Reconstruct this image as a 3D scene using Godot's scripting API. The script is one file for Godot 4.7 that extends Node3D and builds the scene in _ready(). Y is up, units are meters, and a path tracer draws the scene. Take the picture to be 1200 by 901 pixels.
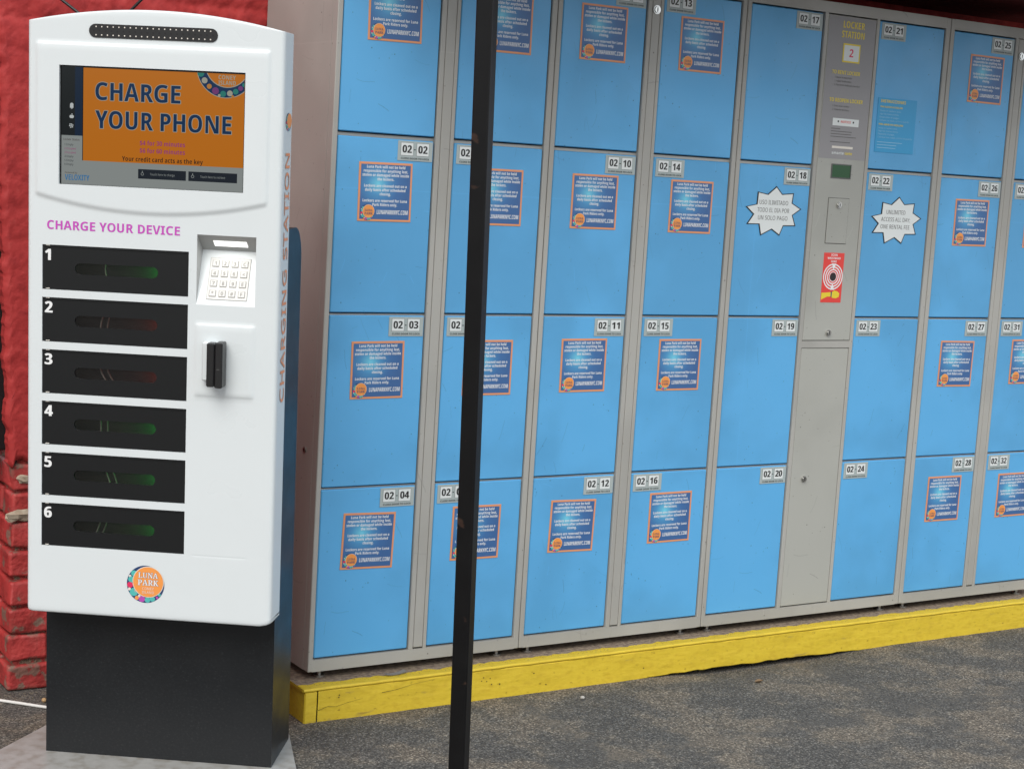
extends Node3D
# A row of blue coin lockers on a yellow timber plinth, a phone charging kiosk, a black post, a red brick wall.

# ---------------------------------------------------------------- shape collector
class Bucket:
	var m: Material
	var v := PackedVector3Array()
	var n := PackedVector3Array()
	var t := PackedVector2Array()

class Shape:
	var buckets := []
	var xf := Transform3D.IDENTITY
	func bucket(m: Material) -> Bucket:
		for b in buckets:
			if b.m == m:
				return b
		var k := Bucket.new()
		k.m = m
		buckets.append(k)
		return k
	func trin(m: Material, a: Vector3, b: Vector3, c: Vector3, na: Vector3, nb: Vector3, nc: Vector3) -> void:
		var k := bucket(m)
		k.v.append(xf * a); k.v.append(xf * c); k.v.append(xf * b)
		k.n.append((xf.basis * na).normalized()); k.n.append((xf.basis * nc).normalized()); k.n.append((xf.basis * nb).normalized())
		k.t.append(Vector2(a.x, -a.y)); k.t.append(Vector2(c.x, -c.y)); k.t.append(Vector2(b.x, -b.y))
	func tri(m: Material, a: Vector3, b: Vector3, c: Vector3) -> void:
		var n := (b - a).cross(c - a).normalized()
		trin(m, a, b, c, n, n, n)
	func quad(m: Material, a: Vector3, b: Vector3, c: Vector3, d: Vector3) -> void:
		tri(m, a, b, c)
		tri(m, a, c, d)
	func out_tri(m: Material, a: Vector3, b: Vector3, c: Vector3, mid: Vector3) -> void:
		if (b - a).cross(c - a).dot((a + b + c) / 3.0 - mid) < 0.0:
			tri(m, a, c, b)
		else:
			tri(m, a, b, c)
	func out_quad(m: Material, a: Vector3, b: Vector3, c: Vector3, d: Vector3, mid: Vector3) -> void:
		if (b - a).cross(c - a).dot((a + b + c + d) / 4.0 - mid) < 0.0:
			quad(m, d, c, b, a)
		else:
			quad(m, a, b, c, d)
	func box(m: Material, lo: Vector3, hi: Vector3) -> void:
		var mid := (lo + hi) / 2.0
		for ax in 3:
			for s in 2:
				var p := []
				for k in 4:
					var q := Vector3()
					q[ax] = hi[ax] if s else lo[ax]
					q[(ax + 1) % 3] = hi[(ax + 1) % 3] if k == 1 or k == 2 else lo[(ax + 1) % 3]
					q[(ax + 2) % 3] = hi[(ax + 2) % 3] if k >= 2 else lo[(ax + 2) % 3]
					p.append(q)
				out_quad(m, p[0], p[1], p[2], p[3], mid)
	# a box with every edge chamfered by r
	func cham(m: Material, lo: Vector3, hi: Vector3, r: float) -> void:
		var mid := (lo + hi) / 2.0
		var h := (hi - lo) / 2.0
		var P := func(s: Vector3, full: int) -> Vector3:
			var q := Vector3()
			for i in 3:
				q[i] = mid[i] + s[i] * (h[i] if i == full else h[i] - r)
			return q
		for ax in 3:
			var b := (ax + 1) % 3
			var c := (ax + 2) % 3
			for s in [-1.0, 1.0]:
				var p := []
				for k in [[-1.0, -1.0], [1.0, -1.0], [1.0, 1.0], [-1.0, 1.0]]:
					var sg := Vector3()
					sg[ax] = s; sg[b] = k[0]; sg[c] = k[1]
					p.append(P.call(sg, ax))
				out_quad(m, p[0], p[1], p[2], p[3], mid)
			for sb in [-1.0, 1.0]:
				for sc in [-1.0, 1.0]:
					var e0 := Vector3(); var e1 := Vector3()
					e0[ax] = -1.0; e0[b] = sb; e0[c] = sc
					e1[ax] = 1.0; e1[b] = sb; e1[c] = sc
					out_quad(m, P.call(e0, b), P.call(e1, b), P.call(e1, c), P.call(e0, c), mid)
		for sx in [-1.0, 1.0]:
			for sy in [-1.0, 1.0]:
				for sz in [-1.0, 1.0]:
					var g := Vector3(sx, sy, sz)
					out_tri(m, P.call(g, 0), P.call(g, 1), P.call(g, 2), mid)
	func tube(m: Material, pts: Array, r: float, seg := 8, r_end := -1.0) -> void:
		var rings := []
		var nrm := []
		var up := Vector3(0.31, 0.77, 0.55)
		for i in pts.size():
			var d: Vector3 = (pts[mini(i + 1, pts.size() - 1)] - pts[maxi(i - 1, 0)]).normalized()
			var sx := d.cross(up).normalized()
			var sy := sx.cross(d).normalized()
			up = sy
			var rr := r if r_end < 0.0 else lerpf(r, r_end, float(i) / (pts.size() - 1))
			var ring := []
			var rn := []
			for k in seg:
				var a := TAU * k / seg
				var n := sx * cos(a) + sy * sin(a)
				ring.append(pts[i] + n * rr)
				rn.append(n)
			rings.append(ring)
			nrm.append(rn)
		for i in pts.size() - 1:
			for k in seg:
				var j := (k + 1) % seg
				trin(m, rings[i][k], rings[i + 1][k], rings[i + 1][j], nrm[i][k], nrm[i + 1][k], nrm[i + 1][j])
				trin(m, rings[i][k], rings[i + 1][j], rings[i][j], nrm[i][k], nrm[i + 1][j], nrm[i][j])
		for k in range(1, seg - 1):
			out_tri(m, rings[0][0], rings[0][k], rings[0][k + 1], pts[1])
			out_tri(m, rings[-1][0], rings[-1][k], rings[-1][k + 1], pts[-2])
	func poly(m: Material, pts: PackedVector2Array, z: float) -> void:
		var idx := Geometry2D.triangulate_polygon(pts)
		for i in range(0, idx.size(), 3):
			var a := pts[idx[i]]
			var b := pts[idx[i + 1]]
			var c := pts[idx[i + 2]]
			if (b - a).cross(c - a) < 0.0:
				var s := b
				b = c
				c = s
			tri(m, Vector3(a.x, a.y, z), Vector3(b.x, b.y, z), Vector3(c.x, c.y, z))
	# outline pts (counter-clockwise seen from +z) pulled from z0 to z1, with a front face at z1
	func prism(m: Material, pts: PackedVector2Array, z0: float, z1: float, back := true) -> void:
		poly(m, pts, z1)
		var area := 0.0
		for i in pts.size():
			area += pts[i].cross(pts[(i + 1) % pts.size()])
		for i in pts.size():
			var a := pts[i]
			var b := pts[(i + 1) % pts.size()]
			if area < 0.0:
				var s := a
				a = b
				b = s
			quad(m, Vector3(a.x, a.y, z0), Vector3(b.x, b.y, z0), Vector3(b.x, b.y, z1), Vector3(a.x, a.y, z1))
		if back:
			var idx := Geometry2D.triangulate_polygon(pts)
			for i in range(0, idx.size(), 3):
				var p := [pts[idx[i]], pts[idx[i + 1]], pts[idx[i + 2]]]
				if (p[1] - p[0]).cross(p[2] - p[0]) > 0.0:
					p = [p[0], p[2], p[1]]
				tri(m, Vector3(p[0].x, p[0].y, z0), Vector3(p[1].x, p[1].y, z0), Vector3(p[2].x, p[2].y, z0))
	func rect(m: Material, x0: float, y0: float, x1: float, y1: float, z: float) -> void:
		quad(m, Vector3(x0, y0, z), Vector3(x1, y0, z), Vector3(x1, y1, z), Vector3(x0, y1, z))
	func disc(m: Material, c: Vector2, r: float, z: float, seg := 16) -> void:
		for k in seg:
			var a := c + Vector2.from_angle(TAU * k / seg) * r
			var b := c + Vector2.from_angle(TAU * (k + 1) / seg) * r
			tri(m, Vector3(c.x, c.y, z), Vector3(a.x, a.y, z), Vector3(b.x, b.y, z))
	func ring(m: Material, c: Vector2, r0: float, r1: float, z: float, seg := 24) -> void:
		for k in seg:
			var d := Vector2.from_angle(TAU * k / seg)
			var e := Vector2.from_angle(TAU * (k + 1) / seg)
			var a := c + d * r0; var b := c + d * r1; var g := c + e * r1; var f := c + e * r0
			quad(m, Vector3(a.x, a.y, z), Vector3(b.x, b.y, z), Vector3(g.x, g.y, z), Vector3(f.x, f.y, z))
	func done() -> ArrayMesh:
		var am := ArrayMesh.new()
		for b in buckets:
			var arr := []
			arr.resize(Mesh.ARRAY_MAX)
			arr[Mesh.ARRAY_VERTEX] = b.v
			arr[Mesh.ARRAY_NORMAL] = b.n
			arr[Mesh.ARRAY_TEX_UV] = b.t
			am.add_surface_from_arrays(Mesh.PRIMITIVE_TRIANGLES, arr)
			am.surface_set_material(am.get_surface_count() - 1, b.m)
		return am

# ---------------------------------------------------------------- helpers
var rng := RandomNumberGenerator.new()
var M := {}
var sans: SystemFont
var bold: SystemFont
var serif: SystemFont
var letters := {}

func part(s, called: String, parent: Node, at := Vector3.ZERO) -> MeshInstance3D:
	var o := MeshInstance3D.new()
	o.name = called
	o.mesh = s if s is Mesh else s.done()
	o.position = at
	parent.add_child(o, true)
	return o

var taken := {}
func thing(called: String, label: String, category: String, where := Transform3D.IDENTITY, group := "") -> Node3D:
	var o := Node3D.new()
	taken[called] = taken.get(called, -1) + 1
	o.name = called if taken[called] == 0 else "%s_%03d" % [called, taken[called]]
	o.transform = where
	o.set_meta("label", label)
	o.set_meta("category", category)
	if group:
		o.set_meta("group", group)
	add_child(o)
	return o

func tag(o: Node, label: String, category: String, group := "") -> void:
	o.set_meta("label", label)
	o.set_meta("category", category)
	if group:
		o.set_meta("group", group)

func paint(called: String, c: Color, rough := 0.5, metal := 0.0, spec := 0.5) -> StandardMaterial3D:
	var m := StandardMaterial3D.new()
	m.resource_name = called
	m.albedo_color = c
	m.roughness = rough
	m.metallic = metal
	m.metallic_specular = spec
	M[called] = m
	return m

func shine(called: String, c: Color, energy: float) -> StandardMaterial3D:
	var m := StandardMaterial3D.new()
	m.resource_name = called
	m.albedo_color = Color(0.02, 0.02, 0.02)
	m.roughness = 0.12
	m.metallic_specular = 0.35
	m.emission_enabled = true
	m.emission = c
	m.emission_energy_multiplier = energy
	M[called] = m
	return m

func lin(r: float, g: float, b: float) -> Color:
	return Color(r, g, b).linear_to_srgb()

func noise(freq: float, kind := FastNoiseLite.TYPE_SIMPLEX, octaves := 4, sd := 1) -> FastNoiseLite:
	var n := FastNoiseLite.new()
	n.seed = sd
	n.noise_type = kind
	n.frequency = freq
	n.fractal_octaves = octaves
	return n

func noise_tex(n: FastNoiseLite, size: int, stops: Array) -> NoiseTexture2D:
	var t := NoiseTexture2D.new()
	t.width = size
	t.height = size
	t.seamless = true
	t.noise = n
	if stops:
		var g := Gradient.new()
		var off := PackedFloat32Array()
		var col := PackedColorArray()
		for s in stops:
			off.append(s[0])
			col.append(s[1])
		g.offsets = off
		g.colors = col
		t.color_ramp = g
	return t

func world_map(m: StandardMaterial3D, t: Texture2D, per_metre: float) -> void:
	m.albedo_texture = t
	m.uv1_triplanar = true
	m.uv1_world_triplanar = true
	m.uv1_scale = Vector3.ONE * per_metre

func relief(m: StandardMaterial3D, t: Texture2D, cm: float) -> void:
	m.heightmap_enabled = true
	m.heightmap_texture = t
	m.heightmap_scale = cm

func glyphs(text: String, font: Font, step: float) -> Array:
	var key := "%s|%s|%s" % [text, font.get_instance_id(), step]
	if not letters.has(key):
		var tm := TextMesh.new()
		tm.font = font
		tm.font_size = 64
		tm.pixel_size = 1.0 / 64.0
		tm.depth = 0.0
		tm.curve_step = step
		tm.horizontal_alignment = HORIZONTAL_ALIGNMENT_LEFT
		tm.text = text
		var a := tm.get_mesh_arrays()
		var v: PackedVector3Array = a[Mesh.ARRAY_VERTEX]
		var idx = a[Mesh.ARRAY_INDEX]
		var pts := PackedVector2Array()
		if idx != null and idx.size():
			for i in idx:
				pts.append(Vector2(v[i].x, v[i].y))
		else:
			for p in v:
				pts.append(Vector2(p.x, p.y))
		letters[key] = pts
	var out: PackedVector2Array = letters[key]
	return [out]

func bounds(p: PackedVector2Array) -> Rect2:
	var r := Rect2(p[0], Vector2.ZERO)
	for q in p:
		r = r.expand(q)
	return r

# one line of lettering: base line left end at x, y; capitals h tall; drawn w wide when w is given; align 0 left, 1 centre
func write(s: Shape, m: Material, text: String, x: float, y: float, z: float, h: float, align := 0, font: Font = null, w := 0.0, step := 2.0) -> void:
	if font == null:
		font = sans
	var cap := bounds(glyphs("H", font, step)[0])
	var p: PackedVector2Array = glyphs(text, font, step)[0]
	var r := bounds(p)
	var k := h / cap.size.y
	var kx := w / r.size.x if w > 0.0 else k
	var x0 := x - (r.size.x * kx / 2.0 if align == 1 else 0.0)
	for i in range(0, p.size(), 3):
		var q := []
		for j in 3:
			q.append(Vector3(x0 + (p[i + j].x - r.position.x) * kx, y + (p[i + j].y - cap.position.y) * k, z))
		if (q[1] - q[0]).cross(q[2] - q[0]).z < 0.0:
			q = [q[0], q[2], q[1]]
		s.tri(m, q[0], q[1], q[2])

func circle(c: Vector2, r: float, seg := 32) -> PackedVector2Array:
	var p := PackedVector2Array()
	for k in seg:
		p.append(c + Vector2.from_angle(TAU * k / seg) * r)
	return p

func pill(c: Vector2, half: float, r: float, seg := 8) -> PackedVector2Array:
	var p := PackedVector2Array()
	for k in seg + 1:
		p.append(c + Vector2(half - r, 0) + Vector2.from_angle(-PI / 2 + PI * k / seg) * r)
	for k in seg + 1:
		p.append(c + Vector2(-half + r, 0) + Vector2.from_angle(PI / 2 + PI * k / seg) * r)
	return p

# the round park emblem: bubbles in a navy disc, an orange disc over them, three lines of lettering
func emblem(s: Shape, c: Vector2, r: float, z: float, lettered := true) -> void:
	s.disc(M.navy_ink, c, r, z, 40)
	var e := z + 0.0003
	for b in [[-0.62, 0.55, 0.16, 0], [-0.76, 0.22, 0.17, 0], [-0.84, -0.08, 0.16, 1], [-0.88, 0.42, 0.07, 3], [-0.72, -0.52, 0.22, 0], [-0.93, -0.33, 0.08, 3], [-0.5, -0.36, 0.1, 3],
			[-0.48, -0.8, 0.11, 2], [-0.2, -0.84, 0.17, 4], [0.12, -0.86, 0.15, 0], [0.4, -0.82, 0.14, 0], [0.64, -0.7, 0.07, 4], [0.78, -0.56, 0.08, 0], [-0.33, -0.66, 0.08, 3], [-0.58, 0.32, 0.07, 3]]:
		var bc: Vector2 = Vector2(b[0], b[1])
		if bc.length() + b[2] > 0.99:
			bc = bc.normalized() * (0.99 - b[2])
		s.disc([M.teal_ink, M.crimson_ink, M.orange_ink, M.pale_ink, M.purple_ink][b[3]], c + bc * r, b[2] * r, e, 12)
	var o := c + Vector2(0.14, 0.13) * r
	s.disc(M.pale_ink, o, 0.835 * r, e + 0.0003, 40)
	s.disc(M.orange_ink, o, 0.80 * r, e + 0.0006, 40)
	if lettered:
		for q in [[M.navy_ink, 0.008, 0.0009], [M.white_ink, 0.0, 0.0012]]:
			var d: float = q[1] * 0.05
			for sh in ([Vector2(d, -d), Vector2(-d, -d), Vector2(d, d)] if d > 0.0 else [Vector2.ZERO]):
				write(s, q[0], "LUNA", o.x + sh.x, o.y + 0.22 * r + sh.y, e + q[2], 0.28 * r, 1, serif, 1.05 * r)
				write(s, q[0], "PARK", o.x + sh.x, o.y - 0.18 * r + sh.y, e + q[2], 0.30 * r, 1, serif, 1.1 * r)
		write(s, M.pale_ink, "CONEY", o.x, o.y - 0.42 * r, e + 0.0012, 0.14 * r, 1, sans, 0.62 * r)
		write(s, M.pale_ink, "ISLAND", o.x, o.y - 0.62 * r, e + 0.0012, 0.14 * r, 1, sans, 0.64 * r)

# ---------------------------------------------------------------- materials
func make_materials() -> void:
	# specks and faint scuffs of handled paint
	var im := Image.create(1024, 1024, false, Image.FORMAT_RGB8)
	im.fill(Color(1, 1, 1))
	var soft := noise(0.006, FastNoiseLite.TYPE_SIMPLEX, 5, 4)
	var sim := soft.get_seamless_image(256, 256)
	sim.resize(1024, 1024, Image.INTERPOLATE_CUBIC)
	for y in range(0, 1024, 4):
		for x in range(0, 1024, 4):
			var g := 0.93 + 0.07 * smoothstep(0.25, 0.7, sim.get_pixel(x, y).r)
			im.fill_rect(Rect2i(x, y, 4, 4), Color(g, g, g))
	im.resize(256, 256, Image.INTERPOLATE_LANCZOS)
	im.resize(1024, 1024, Image.INTERPOLATE_CUBIC)
	for i in 420:
		var x := rng.randi_range(2, 1020)
		var y := rng.randi_range(2, 1020)
		var d := rng.randf_range(0.55, 0.9)
		im.fill_rect(Rect2i(x, y, rng.randi_range(1, 2), rng.randi_range(1, 2)), Color(d, d, d * 0.98))
	for i in 150:
		var x := rng.randf_range(10, 1000)
		var y := rng.randf_range(10, 1000)
		var a := rng.randf_range(-0.5, 0.5) + PI / 2 * float(rng.randf() < 0.7)
		var d := rng.randf_range(0.80, 0.94) if rng.randf() < 0.7 else 1.0
		for k in rng.randi_range(8, 46):
			x += cos(a); y += sin(a)
			a += rng.randf_range(-0.06, 0.06)
			im.set_pixel(posmod(int(x), 1024), posmod(int(y), 1024), Color(d, d, d))
	var worn := ImageTexture.create_from_image(im)
	var dull := noise_tex(noise(0.012, FastNoiseLite.TYPE_SIMPLEX, 4, 8), 512, [[0.0, Color(0.32, 0.32, 0.32)], [1.0, Color(0.52, 0.52, 0.52)]])
	var orange_peel := noise_tex(noise(0.011, FastNoiseLite.TYPE_SIMPLEX, 6, 9), 512, [])

	var m := paint("blue_paint", lin(0.103, 0.395, 0.725), 1.0)
	world_map(m, worn, 0.77)
	m.roughness_texture = dull
	relief(m, orange_peel, 0.07)
	m = paint("grey_paint", lin(0.385, 0.38, 0.355), 1.0)
	world_map(m, worn, 0.61)
	m.roughness_texture = dull
	m = paint("panel_grey", lin(0.38, 0.385, 0.355), 1.0)
	world_map(m, worn, 0.67)
	m.roughness_texture = dull
	paint("print_grey", lin(0.275, 0.27, 0.28), 0.45)
	paint("gasket", lin(0.01, 0.01, 0.012), 0.7)
	paint("chrome", lin(0.6, 0.6, 0.58), 0.22, 1.0)
	paint("steel", lin(0.35, 0.34, 0.32), 0.4, 1.0)

	# inks and stickers
	paint("navy_ink", lin(0.016, 0.045, 0.14), 0.4)
	paint("teal_ink", lin(0.08, 0.45, 0.42), 0.4)
	paint("crimson_ink", lin(0.66, 0.03, 0.11), 0.4)
	paint("orange_ink", lin(0.80, 0.30, 0.07), 0.4)
	paint("pale_ink", lin(0.7, 0.66, 0.6), 0.4)
	paint("purple_ink", lin(0.42, 0.07, 0.40), 0.4)
	paint("white_ink", lin(0.75, 0.77, 0.78), 0.4)
	paint("black_ink", lin(0.012, 0.012, 0.013), 0.5)
	paint("grey_ink", lin(0.09, 0.09, 0.09), 0.5)
	paint("plate_grey", lin(0.36, 0.42, 0.42), 0.45)
	paint("plate_white", lin(0.68, 0.72, 0.72), 0.4)
	paint("sticker_orange", lin(0.70, 0.29, 0.135), 0.4)
	paint("sticker_red", lin(0.70, 0.05, 0.04), 0.4)
	paint("yellow_ink", lin(0.74, 0.58, 0.03), 0.4)
	paint("instruction_blue", lin(0.03, 0.31, 0.60), 0.4)
	paint("light_blue_ink", lin(0.3, 0.55, 0.72), 0.4)
	m = paint("sticker_blue", Color.WHITE, 0.4)
	var g2 := GradientTexture2D.new()
	g2.width = 128
	g2.height = 128
	g2.fill = GradientTexture2D.FILL_RADIAL
	g2.fill_from = Vector2(0.36, 0.36)
	g2.fill_to = Vector2(0.9, 0.5)
	var gr := Gradient.new()
	gr.offsets = PackedFloat32Array([0.0, 0.35, 0.7, 1.0])
	gr.colors = PackedColorArray([Color8(112, 200, 224), Color8(72, 140, 188), Color8(60, 106, 160), Color8(58, 98, 150)])
	g2.gradient = gr
	m.albedo_texture = g2
	m.uv1_scale = Vector3(1 / 0.146, 1 / 0.143, 1)

	# yellow timber paint
	var grain := noise(0.012, FastNoiseLite.TYPE_SIMPLEX, 5, 21)
	var chip := noise_tex(grain, 512, [[0.0, lin(0.36, 0.25, 0.04)], [0.08, lin(0.5, 0.36, 0.045)], [0.13, lin(0.62, 0.45, 0.030)], [0.5, lin(0.66, 0.48, 0.031)], [1.0, lin(0.69, 0.51, 0.037)]])
	m = paint("yellow_paint", Color.WHITE, 0.5)
	world_map(m, chip, 1.0)
	m.uv1_scale = Vector3(0.7, 2.4, 2.4)
	relief(m, noise_tex(noise(0.02, FastNoiseLite.TYPE_SIMPLEX, 5, 22), 512, []), 0.10)
	m.detail_enabled = true
	m.detail_blend_mode = BaseMaterial3D.BLEND_MODE_MUL
	m.detail_uv_layer = BaseMaterial3D.DETAIL_UV_2
	m.uv2_triplanar = true
	m.uv2_world_triplanar = true
	m.uv2_scale = Vector3(1.7, 3.0, 3.0)
	m.detail_albedo = noise_tex(noise(0.022, FastNoiseLite.TYPE_SIMPLEX, 7, 23), 512, [[0.0, Color(0.60, 0.54, 0.46)], [0.10, Color(0.88, 0.86, 0.82)], [0.17, Color(0.98, 0.975, 0.96)], [0.5, Color(1, 1, 1)], [0.75, Color(0.97, 0.96, 0.94)], [1.0, Color(0.93, 0.91, 0.86)]])
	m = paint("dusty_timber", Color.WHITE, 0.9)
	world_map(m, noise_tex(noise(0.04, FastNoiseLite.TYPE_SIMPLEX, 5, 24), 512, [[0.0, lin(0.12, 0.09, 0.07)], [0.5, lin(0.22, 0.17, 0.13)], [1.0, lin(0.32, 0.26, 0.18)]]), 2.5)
	paint("crack", lin(0.05, 0.035, 0.015), 0.9)

	# red paint over brick and render, worn through in places
	var wear := noise(0.011, FastNoiseLite.TYPE_SIMPLEX, 6, 31)
	m = paint("red_render", Color.WHITE, 0.65, 0.0, 0.4)
	world_map(m, noise_tex(noise(0.02, FastNoiseLite.TYPE_SIMPLEX, 5, 32), 512, [[0.0, lin(0.28, 0.022, 0.023)], [0.35, lin(0.37, 0.031, 0.031)], [0.7, lin(0.41, 0.036, 0.035)], [1.0, lin(0.46, 0.06, 0.056)]]), 1.6)
	relief(m, noise_tex(noise(0.05, FastNoiseLite.TYPE_SIMPLEX, 5, 33), 512, []), 0.10)
	m = paint("red_brick", Color.WHITE, 0.6)
	world_map(m, noise_tex(wear, 512, [[0.0, lin(0.16, 0.12, 0.09)], [0.23, lin(0.20, 0.13, 0.10)], [0.27, lin(0.32, 0.04, 0.036)], [0.5, lin(0.38, 0.034, 0.033)], [0.8, lin(0.43, 0.042, 0.039)], [1.0, lin(0.44, 0.08, 0.066)]]), 1.7)
	relief(m, noise_tex(noise(0.06, FastNoiseLite.TYPE_SIMPLEX, 5, 34), 512, []), 0.18)
	m = paint("mortar", Color.WHITE, 0.9)
	world_map(m, noise_tex(noise(0.02, FastNoiseLite.TYPE_SIMPLEX, 5, 35), 512, [[0.0, lin(0.10, 0.07, 0.05)], [0.4, lin(0.20, 0.13, 0.09)], [0.55, lin(0.34, 0.05, 0.045)], [1.0, lin(0.42, 0.05, 0.045)]]), 2.0)
	relief(m, noise_tex(noise(0.08, FastNoiseLite.TYPE_SIMPLEX, 5, 36), 512, []), 0.4)
	m = paint("stone", Color.WHITE, 0.85)
	world_map(m, noise_tex(noise(0.03, FastNoiseLite.TYPE_SIMPLEX, 4, 37), 256, [[0.0, lin(0.28, 0.21, 0.15)], [1.0, lin(0.48, 0.42, 0.33)]]), 4.0)
	paint("added_door_black", lin(0.006, 0.006, 0.007), 0.5)  # near-black of the added door, stands in for the darkness of the opening

	# asphalt
	m = paint("asphalt", Color.WHITE, 0.9)
	var chips := noise(0.26, FastNoiseLite.TYPE_CELLULAR, 1, 41)
	chips.fractal_type = FastNoiseLite.FRACTAL_NONE
	chips.cellular_return_type = FastNoiseLite.RETURN_CELL_VALUE
	chips.cellular_jitter = 1.0
	world_map(m, noise_tex(chips, 1024, [[0.0, lin(0.056, 0.053, 0.049)], [0.3, lin(0.100, 0.094, 0.087)], [0.55, lin(0.134, 0.126, 0.115)], [0.75, lin(0.18, 0.17, 0.155)], [0.9, lin(0.25, 0.237, 0.214)], [1.0, lin(0.40, 0.38, 0.345)]]), 1.02)
	var rough := noise(0.26, FastNoiseLite.TYPE_CELLULAR, 1, 41)
	rough.fractal_type = FastNoiseLite.FRACTAL_NONE
	rough.cellular_return_type = FastNoiseLite.RETURN_DISTANCE
	rough.cellular_jitter = 1.0
	relief(m, noise_tex(rough, 1024, [[0.0, Color.WHITE], [1.0, Color.BLACK]]), 0.25)
	m.detail_enabled = true
	m.detail_blend_mode = BaseMaterial3D.BLEND_MODE_MUL
	m.detail_uv_layer = BaseMaterial3D.DETAIL_UV_2
	m.uv2_triplanar = true
	m.uv2_world_triplanar = true
	m.uv2_scale = Vector3.ONE * 0.43
	var dust := noise(0.007, FastNoiseLite.TYPE_SIMPLEX, 8, 42)
	dust.fractal_gain = 0.62
	m.detail_albedo = noise_tex(dust, 1024, [[0.0, Color(0.76, 0.765, 0.77)], [0.42, Color(0.81, 0.81, 0.805)], [0.56, Color(0.89, 0.875, 0.85)], [0.66, Color(1, 0.965, 0.91)], [1.0, Color(1, 0.95, 0.88)]])
	m = paint("grit", lin(0.22, 0.18, 0.13), 0.95)

	# post
	m = paint("post_paint", Color.WHITE, 0.32, 0.0, 0.3)
	world_map(m, noise_tex(noise(0.014, FastNoiseLite.TYPE_SIMPLEX, 5, 51), 512, [[0.0, lin(0.07, 0.038, 0.027)], [0.11, lin(0.05, 0.028, 0.02)], [0.13, lin(0.006, 0.006, 0.0065)], [1.0, lin(0.0085, 0.0085, 0.009)]]), 1.3)

	# kiosk
	m = paint("shell_white", lin(0.645, 0.695, 0.715), 1.0)
	world_map(m, noise_tex(noise(0.008, FastNoiseLite.TYPE_SIMPLEX, 5, 61), 256, [[0.0, Color(0.996, 0.996, 0.995)], [0.5, Color(1, 1, 1)], [1.0, Color(1, 1, 1)]]), 1.2)
	m.roughness_texture = noise_tex(noise(0.015, FastNoiseLite.TYPE_SIMPLEX, 3, 62), 256, [[0.0, Color(0.24, 0.24, 0.24)], [1.0, Color(0.38, 0.38, 0.38)]])
	paint("niche_plastic", lin(0.42, 0.425, 0.42), 0.4)
	m = paint("column_black", Color.WHITE, 1.0, 0.0, 0.42)
	world_map(m, noise_tex(noise(0.2, FastNoiseLite.TYPE_SIMPLEX, 2, 63), 512, [[0.0, lin(0.008, 0.009, 0.011)], [0.8, lin(0.011, 0.013, 0.015)], [0.93, lin(0.03, 0.032, 0.034)], [1.0, lin(0.10, 0.10, 0.10)]]), 1.4)
	m.roughness_texture = noise_tex(noise(0.02, FastNoiseLite.TYPE_SIMPLEX, 4, 64), 256, [[0.0, Color(0.34, 0.34, 0.34)], [1.0, Color(0.46, 0.46, 0.46)]])
	paint("door_acrylic", lin(0.010, 0.011, 0.012), 0.3, 0.0, 0.42)
	paint("reader_black", lin(0.012, 0.012, 0.013), 0.35)
	paint("reader_grey", lin(0.12, 0.12, 0.12), 0.4)
	paint("key_white", lin(0.62, 0.625, 0.61), 0.4)
	paint("key_line", lin(0.30, 0.29, 0.27), 0.5)
	paint("purple_lettering", lin(0.50, 0.065, 0.45), 0.4)
	paint("side_lettering", lin(0.80, 0.30, 0.13), 0.4)
	paint("side_lettering_edge", lin(0.62, 0.55, 0.50), 0.4)
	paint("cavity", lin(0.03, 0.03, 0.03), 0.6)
	paint("white_cable", lin(0.68, 0.68, 0.66), 0.4)
	paint("pale_cable", lin(0.16, 0.15, 0.13), 0.5)
	m = paint("plate_steel", Color.WHITE, 0.34)
	m.metallic_specular = 0.7
	world_map(m, noise_tex(noise(0.02, FastNoiseLite.TYPE_SIMPLEX, 5, 65), 512, [[0.0, lin(0.26, 0.25, 0.225)], [0.5, lin(0.35, 0.355, 0.345)], [1.0, lin(0.40, 0.405, 0.395)]]), 2.0)
	m = paint("smoked_pane", Color(0.10, 0.10, 0.10, 0.25), 0.05)
	m.transparency = BaseMaterial3D.TRANSPARENCY_ALPHA
	var k := 0.41
	shine("display_black", Color8(8, 9, 10), k)
	shine("display_navy", Color8(16, 38, 62), k)
	shine("display_dark", Color8(24, 30, 32), k)
	shine("display_orange", Color8(200, 116, 20), k)
	shine("display_grey", Color8(146, 152, 150), k)
	shine("display_pale", Color8(168, 166, 150), k)
	shine("display_text", Color8(10, 50, 90), k)
	shine("display_purple", Color8(158, 62, 120), k)
	shine("display_brown", Color8(62, 38, 24), k)
	shine("display_button", Color8(28, 36, 46), k)
	shine("display_sky", Color8(40, 120, 175), k)
	shine("display_teal", Color8(40, 128, 118), k)
	shine("display_plum", Color8(120, 60, 120), k)
	shine("display_amber", Color8(190, 130, 60), k)
	shine("display_white", Color8(200, 205, 205), k)
	shine("niche_lamp_glow", Color8(255, 255, 250), 0.85)
	shine("green_glow", Color8(30, 200, 70), 0.5)
	shine("red_glow", Color8(200, 40, 30), 0.4)
	shine("lcd_green", Color8(52, 96, 62), 0.32)
	paint("canopy_red", lin(0.10, 0.008, 0.010), 0.7)
	paint("leaf_brown", lin(0.20, 0.13, 0.07), 0.8)
	paint("pebble_pale", lin(0.45, 0.43, 0.40), 0.7)
	paint("nut_tan", lin(0.42, 0.27, 0.13), 0.6)
	paint("flake_grey", lin(0.16, 0.15, 0.14), 0.6)

# ---------------------------------------------------------------- ground
func ground_height(x: float, z: float) -> float:
	var dip := smoothstep(0.95, 1.25, x) * (1.0 - smoothstep(1.55, 1.9, x))
	return -0.014 * dip * exp(-maxf(z - 0.05, 0.0) / 0.10)

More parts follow.
